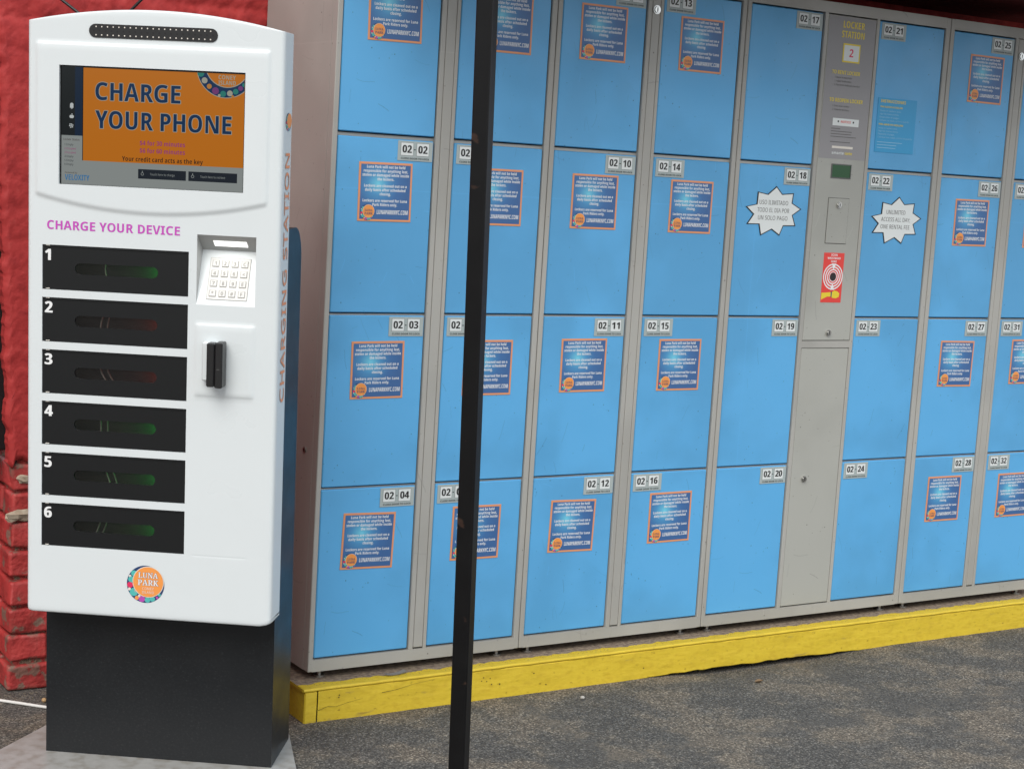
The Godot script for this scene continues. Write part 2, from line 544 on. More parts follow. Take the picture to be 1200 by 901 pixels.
func make_ground() -> void:
	var bump := noise(1.6, FastNoiseLite.TYPE_SIMPLEX, 3, 71)
	var xs := [-60.0, -25.0, -10.0, -5.0, -3.0]
	var zs := [-8.0, -3.0, -1.0]
	var a := -2.0
	while a < 4.2:
		xs.append(a)
		a += 0.05
	xs.append_array([5.0, 7.0, 12.0, 25.0, 60.0])
	a = -0.7
	while a < 2.2:
		zs.append(a)
		a += 0.05
	zs.append_array([3.0, 4.5, 7.0, 12.0, 25.0, 60.0])
	var s := Shape.new()
	var P := func(x: float, z: float) -> Vector3:
		var near := smoothstep(0.08, 0.35, z)
		return Vector3(x, ground_height(x, z) + bump.get_noise_2d(x, z) * 0.004 * near, z)
	var N := func(x: float, z: float) -> Vector3:
		var e := 0.02
		return Vector3(P.call(x - e, z).y - P.call(x + e, z).y, 2 * e, P.call(x, z - e).y - P.call(x, z + e).y).normalized()
	for i in xs.size() - 1:
		for j in zs.size() - 1:
			var p := [P.call(xs[i], zs[j]), P.call(xs[i + 1], zs[j]), P.call(xs[i + 1], zs[j + 1]), P.call(xs[i], zs[j + 1])]
			var n := [N.call(xs[i], zs[j]), N.call(xs[i + 1], zs[j]), N.call(xs[i + 1], zs[j + 1]), N.call(xs[i], zs[j + 1])]
			s.trin(M.asphalt, p[0], p[3], p[2], n[0], n[3], n[2])
			s.trin(M.asphalt, p[0], p[2], p[1], n[0], n[2], n[1])
	var o := part(s, "asphalt_ground", self)
	o.set_meta("kind", "structure")
	o.set_meta("label", "grey worn asphalt pavement in front of the lockers")

	# grit and sand gathered along the foot of the plinth and the wall
	var grain := Shape.new()
	var v := [Vector3(1, 0, 0), Vector3(-0.8, 0.1, 0.3), Vector3(0.1, 0.7, 0.1), Vector3(0, -0.6, 0), Vector3(0.1, 0, 0.9), Vector3(-0.1, 0.1, -0.9)]
	for f in [[0, 2, 4], [4, 2, 1], [1, 2, 5], [5, 2, 0], [0, 4, 3], [4, 1, 3], [1, 5, 3], [5, 0, 3]]:
		grain.out_tri(M.grit, v[f[0]], v[f[1]], v[f[2]], Vector3.ZERO)
	var mm := MultiMesh.new()
	mm.transform_format = MultiMesh.TRANSFORM_3D
	mm.mesh = grain.done()
	mm.instance_count = 5200
	for i in 5200:
		var x := 0.0
		var z := 0.0
		if i < 1300:
			x = -0.06 + 2.9 * pow(rng.randf(), 1.7)
			z = 0.062 + 0.05 * pow(rng.randf(), 2.6)
		elif i < 1900:
			x = rng.randf_range(-0.75, -0.1)
			z = -0.405 + 0.09 * pow(rng.randf(), 2.0)
		else:
			x = rng.randf_range(-1.0, 2.9)
			z = rng.randf_range(0.1, 1.3)
		var r := rng.randf_range(0.0007, 0.0021) if i < 1900 else rng.randf_range(0.0006, 0.0016)
		var b := Basis.from_euler(Vector3(rng.randf() * 6, rng.randf() * 6, rng.randf() * 6)).scaled(Vector3.ONE * r)
		var gy := ground_height(x, z)
		if i >= 2600:
			x = rng.randf_range(-0.03, 2.85)
			z = 0.044 - 0.06 * pow(rng.randf(), 0.9)
			gy = 0.0863
			b = b.scaled(Vector3.ONE * 0.8)
		mm.set_instance_transform(i, Transform3D(b, Vector3(x, gy + r * 0.3, z)))
	var gi := MultiMeshInstance3D.new()
	gi.name = "grit"
	gi.multimesh = mm
	gi.set_meta("kind", "stuff")
	tag(gi, "sandy grit gathered along the foot and top of the yellow plinth", "grit")
	add_child(gi)

# ---------------------------------------------------------------- lockers
const COLS := [[0.0, 0.2628], [0.3173, 0.5797], [0.614, 0.8769], [0.9306, 1.1937], [1.2274, 1.4905], [1.7034, 1.9657], [2.0055, 2.2668], [2.3209, 2.5830]]
const ROWS := [0.14, 0.568, 0.997, 1.430, 1.8545]
const SEAMS := [-0.015, 0.5977, 1.2106, 1.9866, 2.60]
const Y0 := 0.108
const Y1 := 1.887
const BACK := -0.415

func door_shape(w: float, h: float) -> ArrayMesh:
	var s := Shape.new()
	s.cham(M.blue_paint, Vector3(0, 0, -0.02), Vector3(w, h, 0), 0.0022)
	return s.done()

func number_plate(n: int) -> Shape:
	var s := Shape.new()
	s.cham(M.plate_grey, Vector3(0, -0.048, -0.0004), Vector3(0.096, 0, 0.0009), 0.0004)
	for k in 2:
		var x := 0.0080 + k * 0.0435
		s.rect(M.grey_ink, x - 0.0007, -0.0348 - 0.0007, x + 0.0335 + 0.0007, -0.0047 + 0.0007, 0.0012)
		s.rect(M.plate_white, x, -0.0348, x + 0.0335, -0.0047, 0.0015)
		for d in [-0.0004, 0.0004]:
			write(s, M.black_ink, "02" if k == 0 else "%02d" % n, x + 0.0168 + d, -0.0285, 0.0018 + d * 0.1, 0.0178, 1, bold, 0.0250)
	s.rect(M.black_ink, 0.0437, -0.0215, 0.0483, -0.0193, 0.0015)
	write(s, M.black_ink, "CLOSE DOOR TO LOCK", 0.048, -0.0440, 0.0015, 0.0042, 1, bold, 0.078, 4.0)
	return s

func notice() -> ArrayMesh:
	var s := Shape.new()
	var w := 0.145
	var h := 0.142
	s.cham(M.sticker_orange, Vector3(0, -h, -0.0003), Vector3(w, 0, 0.0008), 0.0003)
	s.rect(M.sticker_blue, 0.0052, -h + 0.0052, w - 0.0052, -0.0052, 0.0011)
	var lines := ["Luna Park will not be held", "responsible for anything lost,", "stolen or damaged while inside", "the lockers.", "", "Lockers are cleaned out on a", "daily basis after scheduled", "closing.", "", "Lockers are reserved for Luna", "Park Riders only."]
	var wide := [0.107, 0.124, 0.130, 0.047, 0.0, 0.119, 0.113, 0.031, 0.0, 0.124, 0.069]
	var y := -0.0143
	for i in lines.size():
		if lines[i] == "":
			y -= 0.0062
			continue
		write(s, M.white_ink, lines[i], 0.0725, y, 0.0014, 0.0066, 1, bold, wide[i] * 0.97, 4.0)
		y -= 0.0098
	emblem(s, Vector2(0.0262, -0.1205), 0.0192, 0.0014, false)
	write(s, M.navy_ink, "LUNA", 0.029, -0.1185, 0.0026, 0.0055, 1, serif, 0.021, 4.0)
	write(s, M.navy_ink, "PARK", 0.029, -0.1262, 0.0026, 0.0055, 1, serif, 0.022, 4.0)
	write(s, M.white_ink, "LUNAPARKNYC.COM", 0.0515, -0.1245, 0.0014, 0.0102, 0, bold, 0.0845, 3.0)
	return s.done()

func starburst(lines: Array) -> Shape:
	var o := [[492, 105], [577, 208], [732, 195], [722, 325], [850, 405], [738, 487], [788, 628], [622, 628], [577, 755], [465, 672], [320, 750], [288, 602], [125, 600], [203, 473], [97, 372], [240, 340], [245, 178], [380, 210]]
	var p := PackedVector2Array()
	var q := PackedVector2Array()
	for a in o:
		var x: float = (a[0] - 472) * 2.70e-4
		var y: float = -(a[1] - 430 - 0.044 * (a[0] - 472)) * 2.14e-4
		p.append(Vector2(x, y))
		q.append(Vector2(x, y) * 0.945)
	var s := Shape.new()
	s.prism(M.black_ink, p, -0.0004, 0.0009)
	s.poly(M.plate_white, q, 0.0012)
	for i in 3:
		write(s, M.grey_ink, lines[i][0], -0.004 + lines[i][2], 0.0175 - i * 0.0215, 0.0015, 0.0120, 1, sans, lines[i][1] * 0.89)
	return s

func lock_shape(r: float) -> Shape:
	var s := Shape.new()
	s.tube(M.chrome, [Vector3(0, 0, -0.002), Vector3(0, 0, 0.0042)], r, 20)
	s.tube(M.chrome, [Vector3(0, 0, 0.0042), Vector3(0, 0, 0.0066)], r * 0.72, 20)
	s.rect(M.black_ink, -r * 0.12, -r * 0.5, r * 0.12, r * 0.5, 0.0070)
	s.ring(M.grey_ink, Vector2.ZERO, r * 0.74, r * 0.82, 0.0046, 20)
	return s

func make_lockers() -> void:
	var gap := 0.0016
	var door_lo := door_shape(0.2628 - 2 * gap, 0.4235 - gap)
	var door_hi := door_shape(0.2628 - 2 * gap, 0.4245 - 2 * gap)
	var sheet := notice()
	var lock := lock_shape(0.0115).done()
	var small_lock := lock_shape(0.009).done()
	var foot := Shape.new()
	foot.tube(M.steel, [Vector3(0, 0, 0), Vector3(0, 0.006, 0)], 0.014, 14)
	foot.tube(M.steel, [Vector3(0, 0.006, 0), Vector3(0, 0.024, 0)], 0.006, 10)
	var foot_mesh := foot.done()
	var has_notice := [1, 1, 1, 1, 1, 1, 1, 1, 1, 1, 1, 1, 1, 1, 1, 1, 0, 0, 0, 0, 0, 0, 0, 0, 1, 1, 1, 1, 1, 1, 1, 1]
	# left edges of the notices measured from the left edge of their door, row by row from the top
	var nx := [[0.064, 0.060, 0.063, 0.064], [0.062, 0.062, 0.062, 0.057], [0.057, 0.062, 0.061, 0.061], [0.060, 0.064, 0.063, 0.069], [], [], [0.078, 0.070, 0.064, 0.063], [0.066, 0.065, 0.065, 0.061]]
	var ny := [[1.791, 1.362, 0.928, 0.503], [1.793, 1.364, 0.931, 0.503], [1.798, 1.365, 0.934, 0.503], [1.796, 1.365, 0.933, 0.506], [], [], [1.793, 1.360, 0.927, 0.503], [1.793, 1.362, 0.930, 0.499]]
	var tilt := [[1.0, 0.6, 0.6, -1.6], [0.4, 0.3, 0.2, -0.6], [0.4, 0.2, 0.4, -1.4], [0.2, 0.0, 0.1, 0.2], [], [], [0.0, 0.4, -0.6, -0.3], [0.2, 0.3, 0.2, 0.1]]
	var cabinets := [[0, 1], [2, 3], [4, 5], [6, 7]]
	var labels := ["grey locker cabinet with blue doors numbered 02-01 to 02-08", "grey locker cabinet with blue doors numbered 02-09 to 02-16",
		"grey locker cabinet with a control panel between blue doors 02-17 to 02-24", "grey locker cabinet with blue doors numbered 02-25 to 02-32"]
	for c in 4:
		var x0: float = SEAMS[c] + (0.0 if c == 0 else 0.0012)
		var x1: float = SEAMS[c + 1] - 0.0012
		var t := thing("locker_cabinet", labels[c], "lockers", Transform3D(Basis.IDENTITY, Vector3(x0, Y0, 0)), "grey locker cabinets with blue doors")
		var L: Array = COLS[cabinets[c][0]]
		var R: Array = COLS[cabinets[c][1]]
		var org := Vector3(x0, Y0, 0)
		var s := Shape.new()
		s.xf = Transform3D(Basis.IDENTITY, -org)
		var zf := 0.0
		var zb := -0.03
		# stiles and rails of the face frame
		var top: float = ROWS[4] + 0.002
		var bot: float = ROWS[0] - 0.002
		s.cham(M.grey_paint, Vector3(x0, Y0, zb), Vector3(L[0] - 0.0015, Y1, zf), 0.0016)
		s.cham(M.grey_paint, Vector3(R[1] + 0.0015, Y0, zb), Vector3(x1, Y1, zf), 0.0016)
		s.box(M.grey_paint, Vector3(L[0] - 0.0035, Y0, zb), Vector3(R[1] + 0.0035, bot, zf - 0.0004))
		s.box(M.grey_paint, Vector3(L[0] - 0.0035, top, zb), Vector3(R[1] + 0.0035, Y1, zf - 0.0004))
		# middle
		if c != 2:
			var a: float = L[1] + 0.0145
			var b: float = R[0] - 0.0115
			s.cham(M.grey_paint, Vector3(L[1] + 0.0015, bot - 0.001, zb), Vector3(a, top + 0.001, zf), 0.0014)
			s.cham(M.grey_paint, Vector3(b, bot - 0.001, zb), Vector3(R[0] - 0.0015, top + 0.001, zf), 0.0014)
			s.box(M.grey_paint, Vector3(a - 0.002, bot, zb), Vector3(b + 0.002, top, zb + 0.01))
		else:
			s.cham(M.grey_paint, Vector3(L[1] + 0.0015, bot - 0.001, zb), Vector3(1.5049, top + 0.001, zf), 0.0014)
			s.cham(M.grey_paint, Vector3(1.6899, bot - 0.001, zb), Vector3(R[0] - 0.0015, top + 0.001, zf), 0.0014)
			s.box(M.grey_paint, Vector3(1.503, 0.907, zb), Vector3(1.692, 0.9275, zf - 0.0008))
		# rails between the doors, set back
		for col in [L, R]:
			for r in range(1, 4):
				s.box(M.grey_paint, Vector3(col[0] - 0.003, ROWS[r] - 0.0090, zb), Vector3(col[1] + 0.003, ROWS[r] - 0.0015, -0.0115))
		# sides, top, bottom, back
		s.box(M.grey_paint, Vector3(x0, Y0, BACK), Vector3(x0 + 0.008, Y1, zb))
		s.box(M.grey_paint, Vector3(x1 - 0.008, Y0, BACK), Vector3(x1, Y1, zb))
		s.box(M.grey_paint, Vector3(x0 + 0.008, Y1 - 0.008, BACK), Vector3(x1 - 0.008, Y1, zb))
		s.box(M.grey_paint, Vector3(x0 + 0.008, Y0, BACK), Vector3(x1 - 0.008, Y0 + 0.008, zb))
		s.box(M.grey_paint, Vector3(x0 + 0.008, Y0 + 0.008, BACK), Vector3(x1 - 0.008, Y1 - 0.008, BACK + 0.008))
		part(s, "frame", t)
		for k in 4:
			part(foot_mesh, "foot", t, Vector3([x0 + 0.045, x1 - 0.05][k % 2], 0.0855, [-0.03, -0.38][k / 2]) - org)
		if c != 2:
			var strip := Shape.new()
			strip.xf = Transform3D(Basis.IDENTITY, -org)
			strip.cham(M.grey_paint, Vector3(L[1] + 0.0158, bot + 0.004, zb + 0.011), Vector3(R[0] - 0.0128, top - 0.002, zf - 0.0006), 0.001)
			var st := part(strip, "lock_strip", t)
			if c > 0:
				part(lock, "lock", st, Vector3((L[1] + R[0]) / 2 + 0.0005, 1.803, -0.001) - org)
		if c == 0:
			var keyhole := Shape.new()
			keyhole.xf = Transform3D(Basis(Vector3.UP, -PI / 2), Vector3(-0.015, 0.652, -0.074) - org)
			keyhole.tube(M.steel, [Vector3(0, 0, -0.002), Vector3(0, 0, 0.003)], 0.0075, 14)
			keyhole.disc(M.black_ink, Vector2.ZERO, 0.0045, 0.0034, 12)
			part(keyhole, "side_lock", t)
		# doors
		for k in 2:
			var ci: int = cabinets[c][k]
			for r in 4:
				var n := ci * 4 + r + 1
				var row := 3 - r
				var d := part(door_hi if row == 3 else door_lo, "door", t, Vector3(COLS[ci][0] + gap, ROWS[row] + gap, -0.0035 + rng.randf_range(-0.0012, 0.0006)) - org)
				d.rotation.y = rng.randf_range(-0.0035, 0.0035)
				var dh := (0.4245 - 2 * gap) if row == 3 else (0.4235 - gap)
				var px := 0.1605 if k == 0 else 0.007
				part(number_plate(n), "number_plate", d, Vector3(px, dh - 0.0025, 0.0006))
				if has_notice[n - 1]:
					var st := part(sheet, "notice_sticker", d, Vector3(nx[ci][r] - gap, ny[ci][r] - ROWS[row] - gap, 0.0005))
					st.rotation.z = deg_to_rad(tilt[ci][r])
				if n == 18:
					part(starburst([["USO ILIMITADO", 0.117, 0.003], ["TODO EL DIA POR", 0.131, 0.003], ["UN SOLO PAGO", 0.121, 0.003]]), "starburst_sticker", d, Vector3(1.360 - COLS[ci][0] - gap, 1.293 - ROWS[2], 0.0006))
				if n == 22:
					part(starburst([["UNLIMITED", 0.086, 0.0], ["ACCESS ALL DAY:", 0.132, 0.001], ["ONE RENTAL FEE", 0.132, 0.001]]), "starburst_sticker", d, Vector3(1.835 - COLS[ci][0] - gap, 1.284 - ROWS[2], 0.0006))
				if n == 21:
					var i := Shape.new()
					i.cham(M.instruction_blue, Vector3(0, -0.157, -0.0003), Vector3(0.155, 0, 0.0008), 0.0003)
					write(i, M.yellow_ink, "INSTRUCCIONES", 0.010, -0.014, 0.0011, 0.0085, 0, bold, 0.099, 4.0)
					write(i, M.yellow_ink, "PARA ALQUILAR UN CASILLERO", 0.010, -0.0285, 0.0011, 0.005, 0, bold, 0.088, 4.0)
					var tx := ["Escoja un casillero vacio.", "Siga las instrucciones.", "Deposite el pago.", "Coloque sus cosas y cierre la puerta."]
					for q in 4:
						write(i, M.light_blue_ink, tx[q], 0.010, -0.0395 - q * 0.0092, 0.0011, 0.0045, 0, sans, [0.084, 0.076, 0.079, 0.118][q], 4.0)
					write(i, M.yellow_ink, "PARA ABRIR UN CASILLERO", 0.009, -0.079, 0.0011, 0.005, 0, bold, 0.097, 4.0)
					for q in 4:
						write(i, M.light_blue_ink, tx[q], 0.009, -0.089 - q * 0.0088, 0.0011, 0.0045, 0, sans, [0.076, 0.08, 0.066, 0.138][q], 4.0)
					for q in 3:
						i.rect(M.light_blue_ink, 0.008, -0.1285 - q * 0.008, 0.008 + [0.10, 0.078, 0.075][q], -0.1270 - q * 0.008, 0.0011)
					part(i, "instruction_sticker", d, Vector3(1.722 - COLS[ci][0] - gap, 1.638 - ROWS[3] - gap, 0.0006))
		if c == 2:
			control_panel(t, org, small_lock)

func control_panel(t: Node3D, org: Vector3, small_lock: Mesh) -> void:
	var s := Shape.new()
	s.xf = Transform3D(Basis.IDENTITY, -org)
	s.cham(M.panel_grey, Vector3(1.5063, 0.929, -0.02), Vector3(1.6885, 1.8530, -0.0012), 0.0012)
	var cp := part(s, "control_panel", t)
	var z := -0.0012
	var p := Shape.new()
	p.xf = Transform3D(Basis.IDENTITY, -org)
	p.rect(M.print_grey, 1.5085, 1.452, 1.6865, 1.8508, z + 0.0004)
	var e := z + 0.0008
	write(p, M.yellow_ink, "LOCKER", 1.603, 1.8205, e, 0.0185, 1, bold, 0.082)
	write(p, M.yellow_ink, "STATION", 1.602, 1.7935, e, 0.0185, 1, bold, 0.086)
	p.rect(M.yellow_ink, 1.5675, 1.7245, 1.6335, 1.7775, e)
	p.rect(M.plate_white, 1.572, 1.729, 1.629, 1.773, e + 0.0003)
	write(p, M.crimson_ink, "2", 1.6, 1.7405, e + 0.0006, 0.022, 1, bold)
	write(p, M.yellow_ink, "TO RENT LOCKER", 1.5335, 1.6905, e, 0.0105, 0, bold, 0.107, 3.0)
	var a := ["1. Choose an empty locker", "2. Follow the directions", "3. Place items inside and close door"]
	for i in 3:
		write(p, M.grey_ink, a[i], 1.545, 1.679 - i * 0.0105, e, 0.005, 0, sans, [0.066, 0.064, 0.098][i], 4.0)
	write(p, M.yellow_ink, "TO REOPEN LOCKER", 1.532, 1.6125, e, 0.0105, 0, bold, 0.128, 3.0)
	for i in 2:
		write(p, M.grey_ink, ["1. Enter locker number", "2. Follow the directions"][i], 1.545, 1.599 - i * 0.0105, e, 0.005, 0, sans, 0.064, 4.0)
	p.rect(M.plate_white, 1.551, 1.546, 1.651, 1.567, e)
	write(p, M.sticker_red, "NOTICE", 1.601, 1.5545, e + 0.0003, 0.0065, 1, bold, 0.038, 4.0)
	p.disc(M.black_ink, Vector2(1.572, 1.558), 0.003, e + 0.0003, 8)
	p.disc(M.black_ink, Vector2(1.630, 1.558), 0.003, e + 0.0003, 8)
	for i in 4:
		p.rect(M.grey_ink, 1.547, 1.5365 - i * 0.0075, 1.547 + [0.035, 0.08, 0.078, 0.098][i], 1.5383 - i * 0.0075, e)
	p.rect(M.grey_ink, 1.547, 1.499, 1.624, 1.5008, e)
	p.rect(M.pale_ink, 1.556, 1.482, 1.636, 1.4885, e)
	write(p, M.plate_white, "smarte", 1.557, 1.4655, e, 0.0075, 0, bold, 0.046, 4.0)
	write(p, M.yellow_ink, "carte", 1.607, 1.4655, e, 0.0075, 0, bold, 0.028, 4.0)
	part(p, "printed_sheet", cp)
	# display
	var l := Shape.new()
	l.xf = Transform3D(Basis.IDENTITY, -org)
	for b in [[1.561, 1.397, 1.564, 1.438], [1.634, 1.397, 1.637, 1.438], [1.564, 1.397, 1.634, 1.400], [1.564, 1.435, 1.634, 1.438]]:
		l.box(M.grey_ink, Vector3(b[0], b[1], z - 0.001), Vector3(b[2], b[3], z + 0.0018))
	l.rect(M.lcd_green, 1.564, 1.400, 1.634, 1.435, z + 0.0005)
	part(l, "display_screen", cp)
	# coin box door
	var d := Shape.new()
	d.xf = Transform3D(Basis.IDENTITY, -org)
	d.rect(M.gasket, 1.5595, 1.2095, 1.6405, 1.3415, z + 0.0004)
	d.cham(M.panel_grey, Vector3(1.5608, 1.2108, z - 0.001), Vector3(1.6392, 1.3402, z + 0.0022), 0.0008)
	var cd := part(d, "coin_door", cp)
	part(small_lock, "lock", cd, Vector3(1.599, 1.321, z + 0.002) - org)
	# red sticker
	var q := Shape.new()
	q.xf = Transform3D(Basis.IDENTITY, -org)
	q.cham(M.sticker_red, Vector3(1.5615, 1.0395, z - 0.0003), Vector3(1.6400, 1.1835, z + 0.0008), 0.0003)
	e = z + 0.0011
	var mid := Vector2(1.6015, 1.1145)
	write(q, M.white_ink, "SCAN", mid.x - 0.001, 1.1745, e, 0.0060, 1, bold, 0.024, 3.0)
	write(q, M.white_ink, "WRISTBAND", mid.x - 0.001, 1.1650, e, 0.0060, 1, bold, 0.050, 3.0)
	write(q, M.white_ink, "HERE", mid.x - 0.001, 1.1555, e, 0.0060, 1, bold, 0.021, 3.0)
	for k in 3:
		q.ring(M.white_ink, mid, 0.0185 + k * 0.0078, 0.0222 + k * 0.0078, e, 36)
	q.ring(M.white_ink, mid, 0.0128, 0.0150, e, 28)
	for sgn in [-1.0, 1.0]:
		q.poly(M.white_ink, PackedVector2Array([mid + Vector2(-0.008, 0.038 * sgn), mid + Vector2(0.008, 0.038 * sgn), mid + Vector2(0, 0.019 * sgn)]), e + 0.0003)
	q.disc(M.black_ink, mid, 0.0118, e + 0.0003, 24)
	q.poly(M.yellow_ink, PackedVector2Array([Vector2(1.5625, 1.0475), Vector2(1.585, 1.0565), Vector2(1.601, 1.057), Vector2(1.606, 1.053), Vector2(1.620, 1.052), Vector2(1.630, 1.056), Vector2(1.632, 1.066), Vector2(1.624, 1.072), Vector2(1.611, 1.0745), Vector2(1.603, 1.070), Vector2(1.585, 1.0685), Vector2(1.5625, 1.0675)]), e)
	q.rect(M.navy_ink, 1.5985, 1.0555, 1.6025, 1.0715, e + 0.0003)
	part(q, "scan_sticker", cp)
	part(small_lock, "lock", cp, Vector3(1.602, 0.951, z) - org)
	# lower panel
	var w := Shape.new()
	w.xf = Transform3D(Basis.IDENTITY, -org)
	w.cham(M.panel_grey, Vector3(1.5063, 0.1412, -0.02), Vector3(1.6885, 0.9050, -0.0014), 0.0012)
	var lp := part(w, "lower_panel", t)
	part(small_lock, "lock", lp, Vector3(1.554, 0.521, -0.0014) - org)

# ---------------------------------------------------------------- plinth
func make_plinth() -> void:
	var t := thing("timber_plinth", "yellow painted timber plinth carrying the locker cabinets", "plinth", Transform3D(Basis.IDENTITY, Vector3(-0.047, 0, 0.058)))
	var wob := noise(2.2, FastNoiseLite.TYPE_SIMPLEX, 3, 81)
	var L := 2.95
	# front board, gently bowed, its lower edge uneven
	var s := Shape.new()
	var prof := func(x: float) -> Array:
		var b := wob.get_noise_1d(x * 3.0) * 0.0016
		var lowest := -0.004 + wob.get_noise_1d(x * 5.0 + 40.0) * 0.003 + 0.006 * smoothstep(0.9, 1.2, x) * (1.0 - smoothstep(1.6, 1.9, x))
		var out := []
		for q in [[lowest, -0.022], [lowest, -0.0015 + b], [lowest + 0.002, b], [0.0755, b], [0.0775, -0.002 + b], [0.0775, -0.022]]:
			out.append(Vector3(x, q[0], q[1]))
		return out
	var n := 240
	for i in n:
		var a: Array = prof.call(0.036 + (L - 0.036) * i / n)
		var b: Array = prof.call(0.036 + (L - 0.036) * (i + 1) / n)
		for k in 5:
			s.quad(M.yellow_paint, a[k + 1], a[k], b[k], b[k + 1])
	part(s, "front_board", t)
	# end board with its end grain on the front
	s = Shape.new()
	s.cham(M.yellow_paint, Vector3(0.0, -0.006, -0.47), Vector3(0.0345, 0.0775, -0.0005), 0.003)
	part(s, "end_board", t)
	# top board with a rounded nose
	s = Shape.new()
	var topn := noise(3.0, FastNoiseLite.TYPE_SIMPLEX, 3, 82)
	var tp := func(x: float) -> Array:
		var j := topn.get_noise_1d(x * 4.0) * 0.0018
		var out := []
		for k in 7:
			var ang := -PI / 2 + PI * k / 6.0
			out.append(Vector3(x, 0.0825 + 0.0042 * sin(ang) * 1.0 - 0.0003, -0.003 + 0.0048 * cos(ang) + j))
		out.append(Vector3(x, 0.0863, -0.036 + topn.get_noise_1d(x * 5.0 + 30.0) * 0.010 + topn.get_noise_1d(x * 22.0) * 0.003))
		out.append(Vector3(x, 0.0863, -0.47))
		return out
	for i in n:
		var a: Array = tp.call(-0.004 + (L + 0.004) * i / n)
		var b: Array = tp.call(-0.004 + (L + 0.004) * (i + 1) / n)
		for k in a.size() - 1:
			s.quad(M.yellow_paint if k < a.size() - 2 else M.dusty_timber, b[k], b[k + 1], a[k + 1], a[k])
	s.box(M.yellow_paint, Vector3(-0.0045, 0.078, -0.469), Vector3(L, 0.0855, -0.006))
	part(s, "top_board", t)
	# cracks in the paint and the wood of the front board
	for c in [[[0.037, 0.030], [0.062, 0.037], [0.085, 0.034], [0.112, 0.040], [0.140, 0.044], [0.158, 0.047]], [[0.21, 0.055], [0.25, 0.058], [0.30, 0.067], [0.36, 0.073]]]:
		s = Shape.new()
		for i in c.size() - 1:
			var a := Vector2(c[i][0], c[i][1])
			var b := Vector2(c[i + 1][0], c[i + 1][1])
			var w: float = 0.0006 * (1.0 - float(i) / c.size())
			s.quad(M.crack, Vector3(a.x, a.y - w, 0.0013), Vector3(b.x, b.y - w * 0.6, 0.0013), Vector3(b.x, b.y + w * 0.5, 0.0013), Vector3(a.x, a.y + w, 0.0013))
		part(s, "crack", t)
	# nail holes and chips
	s = Shape.new()
	for h in [[0.092, 0.062], [0.091, 0.057], [0.50, 0.052], [0.515, 0.049], [0.53, 0.040], [0.555, 0.038], [0.505, 0.060], [0.525, 0.056], [0.66, 0.055], [1.02, 0.030], [0.42, 0.03], [0.70, 0.02]]:
		var p := PackedVector2Array()
		for k in 6:
			p.append(Vector2(h[0], h[1]) + Vector2.from_angle(TAU * k / 6) * rng.randf_range(0.0012, 0.0026))
		s.poly(M.crack, p, 0.0015)
	part(s, "nail_hole", t).set_meta("kind", "stuff")

# ---------------------------------------------------------------- wall
func brick_shape(size: Vector3, sd: int) -> ArrayMesh:
	var n := noise(18.0, FastNoiseLite.TYPE_SIMPLEX, 3, sd)
	var s := Shape.new()
	var h := size / 2.0
	var r := 0.009
	var lines := []
	for ax in 3:
		var l := [-h[ax], -h[ax] + 0.0035, -h[ax] + r]
		var count := maxi(1, int(size[ax] / 0.035))
		for k in range(1, count):
			l.append(lerpf(-h[ax] + r, h[ax] - r, float(k) / count))
		l.append_array([h[ax] - r, h[ax] - 0.0035, h[ax]])
		lines.append(l)
	var P := func(q: Vector3) -> Array:
		var core := q.clamp(-h + Vector3.ONE * r, h - Vector3.ONE * r)
		var d := (q - core).normalized()
		var p := core + d * r
		var e := 0.004
		var w := p + Vector3.ONE * sd
		var f := n.get_noise_3dv(w)
		var g := Vector3(n.get_noise_3dv(w + Vector3(e, 0, 0)) - f, n.get_noise_3dv(w + Vector3(0, e, 0)) - f, n.get_noise_3dv(w + Vector3(0, 0, e)) - f) / e * 0.005
		return [p + d * f * 0.005, (d - (g - d * g.dot(d))).normalized()]
	for ax in 3:
		var b := (ax + 1) % 3
		var c := (ax + 2) % 3
		for sg in [-1.0, 1.0]:
			for i in lines[b].size() - 1:
				for j in lines[c].size() - 1:
					var q := []
					for k in [[0, 0], [1, 0], [1, 1], [0, 1]]:
						var v := Vector3()
						v[ax] = h[ax] * sg
						v[b] = lines[b][i + k[0]]
						v[c] = lines[c][j + k[1]]
						q.append(P.call(v))
					if sg < 0.0:
						q.reverse()
					s.trin(M.red_brick, q[0][0], q[1][0], q[2][0], q[0][1], q[1][1], q[2][1])
					s.trin(M.red_brick, q[0][0], q[2][0], q[3][0], q[0][1], q[2][1], q[3][1])
	return s.done()

